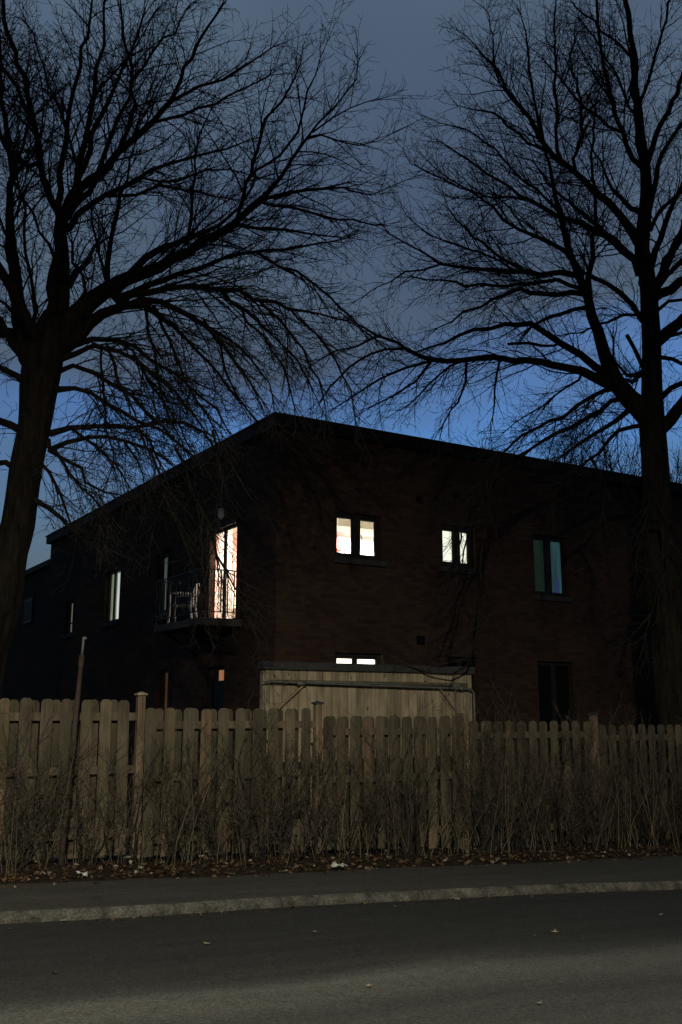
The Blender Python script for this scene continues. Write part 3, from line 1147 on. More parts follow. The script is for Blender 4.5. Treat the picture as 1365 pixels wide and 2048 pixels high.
class Tree:
    def __init__(self, seed, drop):
        self.rng = random.Random(seed)
        self.small = MB()
        self.limbs = []
        self.count = [0, 0, 0]
        self.drop = drop

    def rdir(self, d, ang):
        """a direction at the angle ang from d, turned at random about it"""
        o = d.orthogonal().normalized()
        q = d.cross(o)
        a = self.rng.uniform(0, 2 * PI)
        return (d * math.cos(ang) + (o * math.cos(a) + q * math.sin(a)) * math.sin(ang)).normalized()

    def shoot(self, p, d, length, r, level, trop):
        rng = self.rng
        self.count[level] += 1
        n = (7, 4, 3)[level]
        st = length / n
        pts = [p]
        rad = [r]
        d = Vector(d)
        for i in range(n):
            j = (.12, .2, .24)[level]
            d = (d + Vector((rng.gauss(0, j), rng.gauss(0, j), rng.gauss(0, j))) + Vector((0, 0, trop * st * (.55 if level == 0 else .7)))).normalized()
            p = p + d * st
            pts.append(p)
            rad.append(max(TWIG_MIN, r * (1 - .85 * (i + 1) / n)))
        self.small.tube(pts, rad, (5, 3, 3)[level], cap=False)
        if level == 2:
            return
        sp = (.17, .13)[level]
        pos = sp * rng.uniform(.6, 1.6)
        while pos < length * .98:
            f = pos / st
            i = min(n - 1, int(f))
            q = pts[i].lerp(pts[i + 1], f - i)
            dd = (pts[i + 1] - pts[i]).normalized()
            rem = 1 - pos / length
            if level == 0:
                ln = min(.95, (.2 + .62 * rem) * length * .55 + .10) * rng.uniform(.6, 1.25)
                self.shoot(q, self.rdir(dd, math.radians(rng.uniform(28, 58))), ln, min(r * .6, .0026 + ln * .0042), 1, trop)
            else:
                ln = rng.uniform(.07, .26)
                self.shoot(q, self.rdir(dd, math.radians(rng.uniform(30, 65))), ln, TWIG_MIN * 1.25, 2, trop)
            pos += sp * rng.uniform(.55, 1.6)

    def add_limb(self, name, pts, rads, mat, parent, spawn=True, trop=.15, start=.12, dens=1.0, maxlen=2.1, step=.22, wig=.02, n=8, ang=(30, 62)):
        rng = self.rng
        pts, rads = smooth_path(pts, rads, step)
        for i in range(1, len(pts)):
            w = min(wig, rads[i] * .7 + .006)
            pts[i] = pts[i] + Vector((rng.gauss(0, w), rng.gauss(0, w), rng.gauss(0, w)))
        mb = MB()
        mb.tube(pts, rads, n)
        # the knots and stubs of lost twigs
        o = mb.build(name, mat, parent, smooth=True)
        self.limbs.append((pts, rads))
        if not spawn:
            return o
        L = [0]
        for a, b in zip(pts, pts[1:]):
            L.append(L[-1] + (b - a).length)
        tot = L[-1]
        pos = tot * start
        i = 0
        while pos < tot:
            while L[i + 1] < pos:
                i += 1
            t = (pos - L[i]) / max(1e-6, L[i + 1] - L[i])
            q = pts[i].lerp(pts[i + 1], t)
            r = rads[i]
            dd = (pts[i + 1] - pts[i]).normalized()
            ln = min(maxlen, .35 + .42 * (tot - pos) + .2) * rng.uniform(.5, 1.2)
            cd = self.rdir(dd, math.radians(rng.uniform(*ang)))
            self.shoot(q, cd, ln, min(r * .65, .0042 + ln * .0056), 0, trop)
            pos += .19 / dens * rng.uniform(.5, 1.6)
        # the end of the limb forks into fine shoots
        dd = (pts[-1] - pts[-2]).normalized()
        for k in range(3):
            self.shoot(pts[-1], self.rdir(dd, math.radians(rng.uniform(5, 30))), rng.uniform(.4, .9), max(.006, rads[-1] * .7), 0, trop)
        return o


TWIG_MIN = .0030


def build_tree(label, group, trunk, limbs, Y0, base, seed, back_limbs, dens, trop_default):
    root = empty('bare_tree', base)
    tag(root, label, 'tree', group)
    T_ = Tree(seed, 0)
    base = Vector(base)

    def to3(px, py, Y):
        return px_at(px, py, Y) - base
    tp = [to3(x, y, Y0) for x, y, r in trunk]
    tr = [r * Y0 / 2031 for x, y, r in trunk]
    # root flare
    foot = Vector((tp[0].x * 1.0, tp[0].y, gz(base.x, base.y) - base.z - .4))
    tp = [foot] + tp
    tr = [tr[0] * 1.35] + tr

    pts, rads = smooth_path(tp, tr, .12)
    mb = MB()

    def knob(p, a):
        return 1 + .10 * mnoise.noise(Vector((math.cos(a) * 2.2, math.sin(a) * 2.2, p.z * .8 + seed))) + .05 * mnoise.noise(Vector((math.cos(a) * 7, math.sin(a) * 7, p.z * 1.6)))
    mb.tube(pts, rads, 40, knob=knob)
    mb.build('trunk', M['bark'], root, smooth=True)
    traced = [(x, y, Y0) for x, y, r in trunk]
    rng = random.Random(seed + 1)
    for li in limbs:
        path = li[0]
        opt = li[1] if len(li) > 1 else {}
        x0, y0 = path[0][:2]
        # the limb starts at the depth of what it grows from
        best = min(traced, key=lambda t: (t[0] - x0) ** 2 + (t[1] - y0) ** 2)
        Y = best[2]
        if math.hypot(best[0] - x0, best[1] - y0) > 5:
            path = [(best[0] * .6 + x0 * .4, best[1] * .6 + y0 * .4, path[0][2] * 1.05)] + list(path)
        slope = opt.get('d', rng.uniform(-.55, .55))
        pts3, rr = [], []
        acc = 0
        for k, (x, y, r) in enumerate(path):
            if k:
                acc += math.hypot(x - path[k - 1][0], y - path[k - 1][1])
            Yk = Y + slope * acc * Y0 / 2031
            pts3.append(to3(x, y, Yk))
            rr.append(max(.0055, r * (.74 if r < 12 else .74 + min(.22, (r - 12) * .03)) * Yk / 2031))
            traced.append((x, y, Yk))
            if k:
                xp, yp = path[k - 1][:2]
                traced.append(((x + xp) / 2, (y + yp) / 2, Yk - slope * .5 * math.hypot(x - xp, y - yp) * Y0 / 2031))
        T_.add_limb('limb', pts3, rr, M['bark'], root, spawn=opt.get('spawn', True), trop=opt.get('t', trop_default),
                    start=opt.get('s', .12), dens=dens * opt.get('n', 1), maxlen=opt.get('m', 3.0 if opt.get('t', 0) < -.1 else 2.6), ang=(12, 40) if opt.get('t', 0) < -.1 else (20, 50))
    # limbs that grow towards the street and away from it
    for (x, y, az, el, ln, r) in back_limbs:
        p = to3(x, y, Y0)
        d = Vector((math.cos(az) * math.cos(el), math.sin(az) * math.cos(el), math.sin(el)))
        pts3 = [p]
        for k in range(4):
            d = (d + Vector((rng.gauss(0, .15), rng.gauss(0, .15), rng.gauss(0, .10) + .08))).normalized()
            p = p + d * ln / 4
            pts3.append(p)
        T_.add_limb('limb', pts3, [r, r * .75, r * .52, r * .32, r * .14], M['bark'], root, trop=trop_default, start=.3, dens=dens * .7)
    cr = T_.small.build('crown', M['twig'], root, smooth=True)
    print('tree', label[:20], T_.count, len(T_.small.f))
    return root


D = {'t': -.25}
LTRUNK = [(-55, 1480, 42), (-40, 1400, 40), (-22, 1300, 38), (5, 1200, 37), (22, 1100, 35), (36, 1050, 34), (50, 950, 33), (71, 850, 34), (78, 780, 40), (86, 720, 41), (100, 670, 36), (112, 630, 26)]
LLIMBS = [
    ([(112, 640, 24), (127, 600, 18), (126, 560, 17), (125, 500, 17), (122, 460, 16), (117, 430, 14), (105, 400, 11), (88, 360, 10), (79, 316, 10), (67, 249, 9), (50, 161, 8), (29, 102, 7), (15, 60, 7), (6, 10, 6), (0, -60, 4)], {'d': .1, 's': .3}),
    ([(120, 450, 13), (140, 400, 14), (152, 375, 13), (160, 320, 10), (170, 280, 9), (178, 230, 8), (187, 190, 7), (195, 140, 6), (202, 90, 5), (208, 40, 4), (212, -20, 3)], {'d': -.2}),
    ([(140, 410, 12), (160, 378, 13), (180, 360, 13), (205, 340, 12), (240, 305, 11), (275, 270, 10), (305, 240, 9), (343, 202, 8), (365, 160, 6), (390, 90, 5), (420, 50, 4), (450, 10, 3)], {'d': .15, 's': .2}),
    ([(343, 202, 6), (365, 190, 5), (400, 178, 4.5), (450, 155, 4), (500, 130, 3), (545, 95, 2)], {'d': -.4}),
    ([(300, 243, 5), (370, 230, 5), (430, 205, 4), (480, 180, 3), (540, 150, 2)], {'d': .3}),
    ([(200, 345, 8), (215, 290, 7), (240, 240, 6), (258, 190, 5), (265, 140, 5), (250, 80, 4), (240, 20, 3), (236, -30, 2)], {'d': -.5}),
    ([(245, 298, 8), (262, 225, 6), (268, 165, 5), (300, 110, 4), (345, 60, 3), (385, 5, 2)], {'d': .45}),
    ([(158, 330, 5), (140, 280, 4), (125, 230, 4), (100, 170, 3), (80, 110, 3), (60, 50, 2)], {'d': .3}),
    ([(180, 225, 5), (205, 170, 4), (250, 120, 3), (290, 70, 2), (310, 20, 2)], {'d': -.3}),
    ([(135, 460, 11), (160, 430, 10), (185, 408, 9), (215, 393, 8), (250, 373, 7), (300, 340, 6), (350, 322, 5), (400, 310, 4), (450, 298, 3), (500, 282, 2)], {'d': .2, 's': .2}),
    ([(220, 392, 6), (270, 385, 5), (320, 372, 5), (370, 378, 4), (420, 390, 3), (470, 400, 2)], {'d': -.4}),
    ([(230, 385, 5), (290, 360, 4), (350, 362, 4), (410, 345, 3), (460, 340, 2), (500, 350, 2)], {'d': .5}),
    ([(105, 690, 30), (150, 630, 24), (185, 600, 21), (220, 578, 18), (255, 560, 17), (293, 545, 16), (350, 519, 14), (400, 487, 13), (459, 449, 11), (500, 422, 10), (531, 397, 9), (561, 357, 6), (581, 314, 5), (600, 290, 5), (614, 278, 4), (640, 245, 3), (680, 199, 2.5), (713, 159, 2), (716, 120, 1)], {'d': .05, 's': .25, 'n': .8}),
    ([(225, 580, 13), (255, 553, 12), (293, 516, 11), (345, 485, 9), (400, 473, 7), (440, 450, 5), (480, 415, 4), (505, 370, 3), (515, 330, 2)], {'d': -.15}),
    ([(475, 435, 6), (486, 395, 6), (500, 345, 6), (513, 300, 5), (525, 270, 5), (536, 238, 4), (561, 203, 4), (585, 165, 3), (600, 130, 2), (605, 100, 1)], {'d': .25, 'n': .7}),
    ([(509, 345, 4), (560, 310, 4), (595, 265, 4), (610, 220, 3), (617, 180, 3), (628, 150, 2), (640, 115, 1.5)], {'d': -.2, 'n': .7}),
    ([(531, 397, 6), (570, 385, 6), (610, 380, 5), (660, 374, 4), (685, 378, 3), (705, 388, 3), (740, 390, 2), (790, 370, 1.5), (830, 352, 1)], {'d': .1, 'n': .7}),
    ([(600, 381, 4), (640, 378, 3.5), (672, 372, 3), (690, 365, 2)], {'d': -.3, 'n': .6}),
    ([(614, 278, 3.5), (645, 272, 3), (680, 286, 2.5), (720, 288, 2), (760, 282, 1.5), (785, 266, 1)], {'d': .2, 'n': .7}),
    ([(625, 265, 3), (665, 235, 2.5), (700, 215, 2), (740, 205, 1.5), (755, 198, 1)], {'d': -.3, 'n': .7}),
    ([(520, 405, 5), (580, 415, 4), (640, 432, 3.5), (700, 440, 3), (750, 452, 2)], {'d': .3}),
    ([(465, 450, 6), (520, 458, 5), (570, 460, 4), (620, 466, 3), (680, 472, 2)], {'d': -.3}),
    ([(235, 600, 14), (264, 588, 12), (300, 572, 10), (359, 552, 8), (400, 533, 7), (446, 514, 6), (513, 503, 5), (570, 498, 4), (636, 487, 3), (690, 475, 2)], {'d': .4}),
    ([(240, 602, 12), (300, 582, 10), (360, 576, 8), (446, 580, 7), (513, 596, 6), (579, 616, 5), (640, 630, 3), (700, 640, 2.5), (750, 680, 2)], {'d': -.25}),
    ([(110, 700, 26), (150, 675, 19), (178, 652, 16), (205, 628, 15), (245, 612, 13), (287, 606, 10), (322, 631, 8), (366, 672, 6), (400, 702, 5), (440, 750, 4), (480, 800, 3), (510, 840, 2)], {'d': .15, 't': -.2}),
    ([(225, 618, 12), (290, 600, 10), (350, 616, 9), (410, 650, 7), (450, 695, 5), (490, 745, 4), (525, 800, 2)], {'d': -.4, 't': -.2}),
    ([(440, 580, 5), (490, 620, 4), (540, 670, 3), (590, 720, 3), (620, 770, 2)], {'d': .3, 't': -.15}),
    ([(150, 690, 12), (190, 677, 8), (230, 683, 7), (275, 701, 6), (330, 735, 5), (380, 772, 4), (430, 820, 3), (455, 855, 2)], {'d': .35, 't': -.3}),
    ([(116, 724, 12), (150, 706, 9), (190, 692, 7), (240, 706, 6), (300, 745, 6), (350, 790, 5), (390, 830, 4), (412, 862, 3)], {'d': -.35, 't': -.3}),
    ([(113, 782, 11), (150, 776, 7), (185, 783, 6), (220, 808, 6), (270, 842, 5), (320, 862, 4), (360, 890, 3)], {'d': -.2, 't': -.3}),
    ([(95, 868, 11), (140, 856, 8), (200, 852, 7), (270, 853, 6), (330, 842, 6), (372, 843, 5), (405, 868, 4), (430, 893, 3)], {'d': .2, 't': -.2}),
    ([(95, 898, 10), (130, 885, 7), (180, 876, 6), (250, 885, 5), (300, 897, 4), (330, 917, 3), (350, 937, 2)], {'d': -.1, 't': -.2}),
    ([(98, 900, 6), (140, 920, 5), (160, 940, 5), (175, 963, 4), (210, 985, 3), (250, 992, 2)], {'d': -.3, 't': -.2}),
    ([(72, 1000, 9), (100, 1020, 7), (120, 1035, 6), (135, 1050, 4), (160, 1070, 3), (185, 1085, 2)], {'d': -.2}),
    ([(108, 748, 9), (150, 736, 7), (185, 746, 7), (260, 792, 6), (300, 830, 5), (350, 872, 4), (385, 912, 3)], {'d': .5, 't': -.3}),
    ([(215, 690, 5), (240, 760, 4), (270, 830, 3), (300, 905, 2)], {'d': -.6, 't': -.4}),
    ([(200, 700, 4), (206, 760, 3), (215, 850, 3), (228, 930, 2), (205, 990, 1.5), (200, 1050, 1)], {'d': -.5, 't': -.4}),
    ([(250, 692, 4), (300, 760, 4), (345, 830, 3), (385, 905, 2)], {'d': -.7, 't': -.4}),
    ([(310, 610, 6), (340, 680, 5), (365, 750, 4), (410, 830, 3), (440, 880, 2)], {'d': -.5, 't': -.35}),
    ([(290, 606, 5), (300, 670, 4), (310, 740, 4), (330, 810, 3), (360, 880, 2)], {'d': .5, 't': -.4}),
    ([(400, 640, 4), (440, 690, 3.5), (455, 750, 3), (480, 800, 2)], {'d': .5, 't': -.3}),
    ([(70, 740, 22), (52, 690, 19), (40, 640, 17), (30, 560, 16), (22, 500, 13), (18, 440, 10), (20, 400, 9), (25, 350, 9), (18, 310, 8), (10, 250, 8), (5, 200, 7), (0, 120, 7), (-5, 40, 6), (-10, -40, 4)], {'d': .2, 's': .3}),
    ([(48, 650, 10), (38, 580, 10), (32, 520, 9), (25, 440, 7), (22, 380, 7), (28, 340, 6), (45, 290, 5), (60, 240, 4)], {'d': -.4}),
    ([(68, 690, 8), (73, 620, 6), (62, 560, 5), (52, 500, 4.5), (48, 420, 4), (40, 370, 3), (33, 320, 3)], {'d': -.5}),
    ([(112, 520, 6), (100, 485, 5), (83, 458, 4), (65, 425, 4), (45, 390, 3), (30, 360, 3)], {'d': -.3}),
    ([(80, 330, 8), (60, 338, 8), (38, 330, 8), (15, 300, 8), (0, 262, 7), (-20, 200, 6)], {'d': .3}),
    ([(65, 245, 6), (45, 200, 6), (20, 150, 6), (0, 125, 5), (-30, 90, 4)], {'d': .3}),
    ([(60, 905, 6), (95, 945, 5), (120, 985, 4), (140, 1030, 3), (150, 1075, 2)], {'d': .4, 't': -.25, 'n': 1.2}),
    ([(150, 857, 5), (190, 890, 4), (230, 930, 3), (260, 975, 2)], {'d': .5, 't': -.3, 'n': 1.3}),
    ([(110, 900, 5), (135, 945, 4), (185, 1000, 3), (215, 1035, 2)], {'d': .3, 't': -.25, 'n': 1.3}),
    ([(250, 885, 4), (270, 920, 3), (285, 950, 2)], {'d': -.4, 't': -.3, 'n': 1.3}),
    ([(270, 853, 5), (300, 880, 4), (320, 915, 3), (335, 945, 2)], {'d': .4, 't': -.3, 'n': 1.3}),
    ([(513, 596, 5), (560, 640, 4), (605, 700, 3.5), (635, 760, 3), (650, 812, 2)], {'d': .3, 't': -.16, 'n': .8}),
    ([(446, 580, 5), (500, 640, 4), (545, 700, 3.5), (575, 760, 3), (590, 812, 2)], {'d': -.3, 't': -.2, 'n': .8}),
    ([(579, 616, 4), (630, 665, 3.5), (670, 720, 3), (700, 780, 2.5), (712, 830, 2)], {'d': .1, 't': -.16, 'n': .8}),
    ([(410, 650, 5), (470, 690, 4), (520, 740, 3), (550, 800, 2)], {'d': .4, 't': -.2, 'n': .8}),
    ([(513, 503, 5), (560, 530, 4), (620, 560, 3.5), (680, 610, 3), (730, 670, 2)], {'d': -.4, 't': -.12, 'n': .8}),
    ([(350, 890, 5), (372, 950, 4.5), (400, 1015, 4.2), (424, 1068, 3.8), (440, 1108, 3.4), (456, 1146, 3), (480, 1190, 2), (500, 1240, 1.5)], {'d': -.1, 't': -.2, 'n': .6}),
    ([(300, 897, 4), (330, 980, 3), (350, 1050, 2.5), (385, 1120, 2), (400, 1180, 1.5)], {'d': -.2, 't': -.2, 'n': .6}),
    ([(425, 860, 4), (440, 940, 3), (432, 1020, 2.5), (425, 1080, 2.2), (440, 1150, 2)], {'d': .1, 't': -.2, 'n': .6}),
    ([(210, 585, 10), (214, 560, 9), (217, 525, 8), (226, 478, 7), (236, 430, 7), (242, 395, 5), (258, 358, 4), (262, 320, 3), (275, 280, 2)], {'d': .1}),
    ([(212, 560, 5), (196, 500, 4), (186, 450, 3.5), (184, 420, 3)], {'d': .4}),
    ([(372, 490, 5), (382, 435, 5), (386, 380, 4), (388, 320, 3), (396, 270, 2.5), (420, 225, 2)], {'d': -.2}),
    ([(140, 640, 8), (170, 585, 6), (160, 550, 5), (145, 520, 5), (140, 490, 4)], {'d': -.3}),
    ([(68, 780, 10), (40, 755, 10), (0, 735, 9), (-60, 700, 8)], {'d': .2}),
    ([(55, 870, 12), (20, 850, 11), (-20, 830, 10), (-70, 800, 8)], {'d': .1}),
    ([(35, 950, 9), (15, 930, 8), (-20, 925, 7), (-60, 950, 5)], {'d': -.1}),
    ([(60, 740, 12), (25, 690, 11), (0, 640, 10), (-50, 580, 9)], {'d': -.2}),
]
RTRUNK = [(1362, 1480, 41), (1352, 1400, 40), (1342, 1300, 38), (1332, 1200, 37), (1322, 1100, 33), (1315, 1000, 29), (1308, 900, 27), (1305, 850, 26), (1305, 780, 22), (1304, 700, 20), (1299, 620, 19), (1297, 580, 18), (1293, 540, 17), (1285, 500, 16), (1289, 440, 15), (1293, 400, 14), (1292, 350, 12), (1287, 300, 10), (1281, 264, 9), (1279, 225, 8), (1270, 170, 8), (1271, 120, 7), (1261, 70, 6), (1258, 30, 6), (1249, -10, 5), (1250, -60, 4)]
RLIMBS = [
    ([(1290, 345, 10), (1303, 298, 9), (1322, 255, 8), (1346, 205, 7), (1360, 170, 7), (1378, 120, 5)], {'d': .2}),
    ([(1300, 420, 9), (1313, 355, 8), (1325, 310, 7), (1345, 275, 6), (1368, 248, 6), (1400, 200, 5)], {'d': -.2}),
    ([(1285, 330, 9), (1267, 316, 8), (1255, 292, 7), (1243, 264, 7), (1229, 205, 6), (1216, 165, 6), (1208, 132, 5), (1200, 70, 5), (1193, 0, 4), (1190, -40, 3)], {'d': .1}),
    ([(1279, 210, 6), (1298, 155, 5), (1312, 110, 5), (1325, 60, 4), (1340, 10, 4), (1345, -40, 3)], {'d': -.3}),
    ([(1270, 130, 5), (1240, 90, 4), (1205, 60, 3.5), (1170, 25, 3), (1140, 0, 2)], {'d': .3}),
    ([(1283, 250, 5), (1255, 215, 4), (1240, 170, 4), (1215, 120, 3), (1190, 80, 3), (1160, 40, 2)], {'d': -.4}),
    ([(1278, 478, 15), (1262, 455, 14), (1240, 428, 12), (1214, 405, 12), (1190, 384, 11), (1170, 364, 10), (1141, 340, 9), (1110, 310, 9), (1082, 276, 8), (1060, 240, 7), (1038, 214, 7), (1015, 175, 5), (994, 141, 5), (965, 111, 3.5), (945, 85, 2), (930, 68, 1)], {'d': -.1, 's': .2}),
    ([(1125, 326, 7), (1117, 300, 6), (1115, 255, 5), (1112, 200, 5), (1110, 120, 4), (1110, 60, 3), (1112, -5, 2)], {'d': .25}),
    ([(1082, 276, 5), (1072, 225, 4), (1065, 165, 4), (1055, 90, 3), (1040, 35, 2)], {'d': -.25}),
    ([(1038, 214, 4), (1010, 180, 3), (990, 130, 3), (985, 70, 2), (975, 20, 1.5)], {'d': .3}),
    ([(1100, 300, 5), (1060, 285, 4), (1020, 250, 4), (985, 225, 3), (945, 215, 2), (915, 210, 1.5)], {'d': .3}),
    ([(1160, 355, 6), (1150, 320, 5), (1165, 270, 5), (1160, 200, 4), (1145, 130, 3), (1150, 60, 2)], {'d': .5}),
    ([(1243, 264, 5), (1215, 250, 5), (1180, 225, 4), (1150, 190, 4), (1120, 160, 3), (1090, 120, 2)], {'d': -.5}),
    ([(1283, 545, 14), (1267, 519, 12), (1248, 498, 11), (1229, 482, 10), (1208, 468, 10), (1185, 458, 9), (1141, 440, 8), (1110, 427, 7), (1082, 416, 7), (1060, 402, 6), (1038, 388, 5), (1000, 362, 4), (960, 335, 3.5), (920, 305, 3), (885, 285, 2)], {'d': .15, 's': .15}),
    ([(1130, 435, 5), (1090, 400, 4), (1050, 360, 4), (1010, 320, 3), (970, 285, 3), (930, 260, 2), (880, 245, 1.5)], {'d': -.3}),
    ([(1060, 402, 4), (1020, 395, 3.5), (970, 390, 3), (920, 375, 2.5), (870, 350, 2), (820, 325, 1.5), (808, 300, 1)], {'d': .3}),
    ([(1310, 850, 26), (1285, 820, 25), (1258, 795, 22), (1235, 765, 20), (1222, 740, 18), (1210, 705, 16), (1195, 660, 15), (1183, 630, 14), (1173, 599, 13), (1160, 560, 12), (1150, 530, 11), (1138, 496, 10), (1128, 460, 9), (1120, 423, 8), (1108, 373, 6), (1098, 330, 5), (1090, 280, 4), (1080, 240, 3)], {'d': -.1, 's': .4}),
    ([(1178, 605, 10), (1181, 560, 9), (1184, 500, 7), (1190, 455, 6), (1189, 400, 5), (1185, 330, 4), (1187, 260, 3), (1185, 200, 2)], {'d': .2}),
    ([(1175, 590, 9), (1147, 588, 9), (1115, 588, 8), (1082, 587, 8), (1060, 585, 7), (1038, 581, 7), (1010, 588, 6), (985, 600, 5), (965, 610, 4), (930, 630, 3), (880, 655, 2)], {'d': .2}),
    ([(1162, 553, 10), (1120, 546, 9), (1080, 546, 8), (1020, 546, 7), (980, 541, 6), (940, 535, 5), (878, 529, 4), (850, 508, 3), (820, 490, 2.5), (780, 465, 2), (755, 442, 1.2)], {'d': -.1, 'n': .8}),
    ([(878, 530, 3.5), (845, 541, 3), (812, 546, 3), (780, 562, 2), (730, 588, 1.5)], {'d': .3, 'n': .7}),
    ([(1165, 578, 7), (1120, 562, 6), (1060, 566, 6), (1010, 571, 5), (965, 572, 4), (930, 570, 4), (880, 560, 3), (830, 555, 2)], {'d': -.4}),
    ([(1142, 512, 8), (1126, 502, 7), (1098, 486, 7), (1068, 473, 6), (1038, 456, 5), (1009, 438, 5), (985, 415, 4), (965, 400, 3), (920, 370, 2.5), (880, 345, 2), (850, 315, 1.2)], {'d': .2}),
    ([(1065, 548, 6), (1030, 530, 5), (985, 503, 4), (965, 486, 3.5), (930, 455, 3), (900, 420, 2)], {'d': .4}),
    ([(1040, 545, 4), (1000, 520, 3.5), (960, 505, 3), (910, 490, 3), (860, 470, 2), (810, 430, 1.5)], {'d': -.4}),
    ([(1226, 768, 18), (1200, 758, 14), (1165, 745, 13), (1130, 733, 12), (1080, 724, 11), (1030, 720, 10), (980, 718, 9), (930, 718, 8), (890, 720, 8), (862, 722, 8), (840, 715, 7), (815, 697, 6), (790, 685, 5), (760, 670, 4), (730, 655, 3), (700, 640, 2)], {'d': -.15, 'n': .8, 't': .0}),
    ([(1214, 745, 14), (1190, 732, 12), (1160, 710, 11), (1120, 686, 10), (1085, 660, 9), (1062, 647, 9), (1040, 645, 8), (1010, 647, 7), (980, 655, 6), (950, 660, 6), (920, 670, 5), (890, 681, 4), (862, 695, 3), (830, 705, 2)], {'d': .2}),
    ([(1180, 614, 8), (1150, 620, 6), (1120, 628, 6), (1090, 638, 5), (1062, 646, 5)], {'d': .1}),
    ([(1110, 690, 4), (1060, 690, 5), (1018, 688, 4)], {'d': -.2, 'spawn': False}),
    ([(1245, 772, 9), (1209, 779, 7), (1158, 809, 6), (1103, 842, 5), (1048, 875, 4), (1011, 900, 3), (985, 918, 2)], {'d': -.3}),
    ([(1262, 790, 10), (1225, 803, 7), (1180, 835, 7), (1140, 855, 6), (1090, 880, 5), (1060, 900, 4), (1030, 917, 2)], {'d': .1}),
    ([(1278, 810, 10), (1230, 842, 7), (1185, 872, 6), (1150, 897, 5), (1120, 917, 3)], {'d': -.3}),
    ([(1290, 850, 7), (1235, 865, 6), (1180, 920, 4), (1130, 965, 3), (1110, 990, 2), (1103, 1010, 1.5)], {'d': -.45, 'n': .6}),
    ([(1182, 915, 3), (1205, 950, 2.5), (1212, 980, 2), (1205, 1020, 1.5)], {'d': -.2, 'n': .5}),
    ([(815, 697, 5), (770, 700, 4), (720, 720, 3.5), (680, 752, 3), (645, 795, 2)], {'d': .3, 't': -.08, 'n': .8}),
    ([(862, 722, 5), (810, 735, 4), (760, 760, 3.5), (705, 795, 2.5), (665, 818, 1.5)], {'d': -.3, 't': -.08, 'n': .8}),
    ([(760, 670, 4), (715, 690, 3), (670, 705, 2.5), (625, 730, 1.5)], {'d': .4, 't': -.05, 'n': .8}),
    ([(1000, 908, 4), (965, 965, 3.5), (935, 1030, 3), (920, 1080, 2.6), (905, 1125, 2), (890, 1170, 1.5)], {'d': -.1, 't': -.2, 'n': .55}),
    ([(1060, 900, 4), (990, 970, 3.5), (950, 1040, 3), (930, 1100, 2.4), (915, 1150, 1.6)], {'d': -.3, 't': -.2, 'n': .55}),
    ([(1000, 905, 4), (980, 1000, 3.5), (966, 1100, 3.2), (960, 1200, 3), (950, 1285, 2.8), (932, 1328, 2.6), (905, 1350, 2.2), (865, 1345, 1.8), (820, 1335, 1.2)], {'d': -.22, 't': 0, 'n': .3, 's': .6}),
    ([(1160, 755, 4), (1130, 775, 3), (1090, 810, 2.5), (1050, 830, 2), (1010, 862, 1.5)], {'d': .3}),
    ([(935, 720, 4.5), (930, 760, 3.5), (905, 820, 2.5), (885, 852, 2)], {'d': -.3, 't': -.2, 'n': .7}),
    ([(1000, 720, 4), (990, 780, 3), (985, 832, 2)], {'d': .3, 't': -.2, 'n': .7}),
    ([(862, 724, 5), (830, 762, 3.5), (790, 790, 3), (740, 815, 2)], {'d': .2, 't': -.1, 'n': .7}),
    ([(930, 720, 4), (880, 745, 3), (840, 790, 2.5), (800, 820, 1.5)], {'d': -.4, 't': -.1, 'n': .7}),
    ([(1315, 565, 9), (1333, 522, 9), (1350, 492, 9), (1378, 455, 9)], {'d': .2}),
    ([(1312, 580, 9), (1335, 548, 8), (1365, 520, 8), (1395, 500, 7)], {'d': -.3}),
    ([(1303, 460, 7), (1318, 420, 6), (1340, 402, 6), (1368, 383, 5), (1400, 370, 5)], {'d': .3}),
    ([(1312, 625, 6), (1335, 607, 5), (1370, 600, 4), (1400, 590, 3)], {'d': -.3}),
    ([(1318, 695, 7), (1345, 672, 6), (1378, 665, 5)], {'d': .3}),
    ([(1318, 715, 7), (1345, 722, 6), (1378, 735, 5)], {'d': -.2}),
    ([(1318, 800, 10), (1345, 778, 8), (1380, 762, 8)], {'d': .2}),
    ([(1318, 865, 17), (1345, 835, 16), (1370, 800, 14), (1400, 755, 12)], {'d': .1}),
    ([(1295, 760, 8), (1283, 735, 7), (1268, 695, 6), (1253, 668, 6)], {'d': -.2, 'spawn': False}),
    ([(1285, 640, 9), (1270, 610, 9), (1245, 588, 8), (1215, 570, 7), (1185, 553, 6), (1165, 545, 5)], {'d': -.4}),
    ([(1285, 628, 5), (1245, 628, 5), (1215, 637, 4), (1180, 655, 3), (1140, 670, 2)], {'d': -.5}),
    ([(1285, 750, 6), (1255, 755, 5), (1230, 720, 4), (1225, 680, 3)], {'d': -.5, 'n': .6}),
    ([(1300, 960, 6), (1298, 1010, 4), (1285, 1080, 3), (1272, 1130, 2)], {'d': -.7, 't': -.3, 'n': .6}),
    ([(1322, 1040, 6), (1330, 1080, 5), (1322, 1130, 4), (1314, 1190, 3), (1300, 1230, 2), (1290, 1270, 1.5)], {'d': -.6, 't': -.3, 'n': .6}),
]
build_tree('massive bare tree with leaning trunk and drooping lower branches left of the house', 'bare street trees', LTRUNK, LLIMBS, 13.6,
           (-4.86, 13.6, gz(-4.86, 13.6)), 21,
           [(90, 700, -1.9, .5, 4.2, .09), (100, 660, -1.2, .8, 4.5, .08), (80, 720, 1.6, .6, 5, .10), (110, 630, 1.9, .9, 5, .09), (85, 700, 2.6, .5, 4.5, .1), (120, 480, -1.5, .9, 3.8, .06), (120, 450, 1.4, .8, 4, .06)], 1.75, .10)
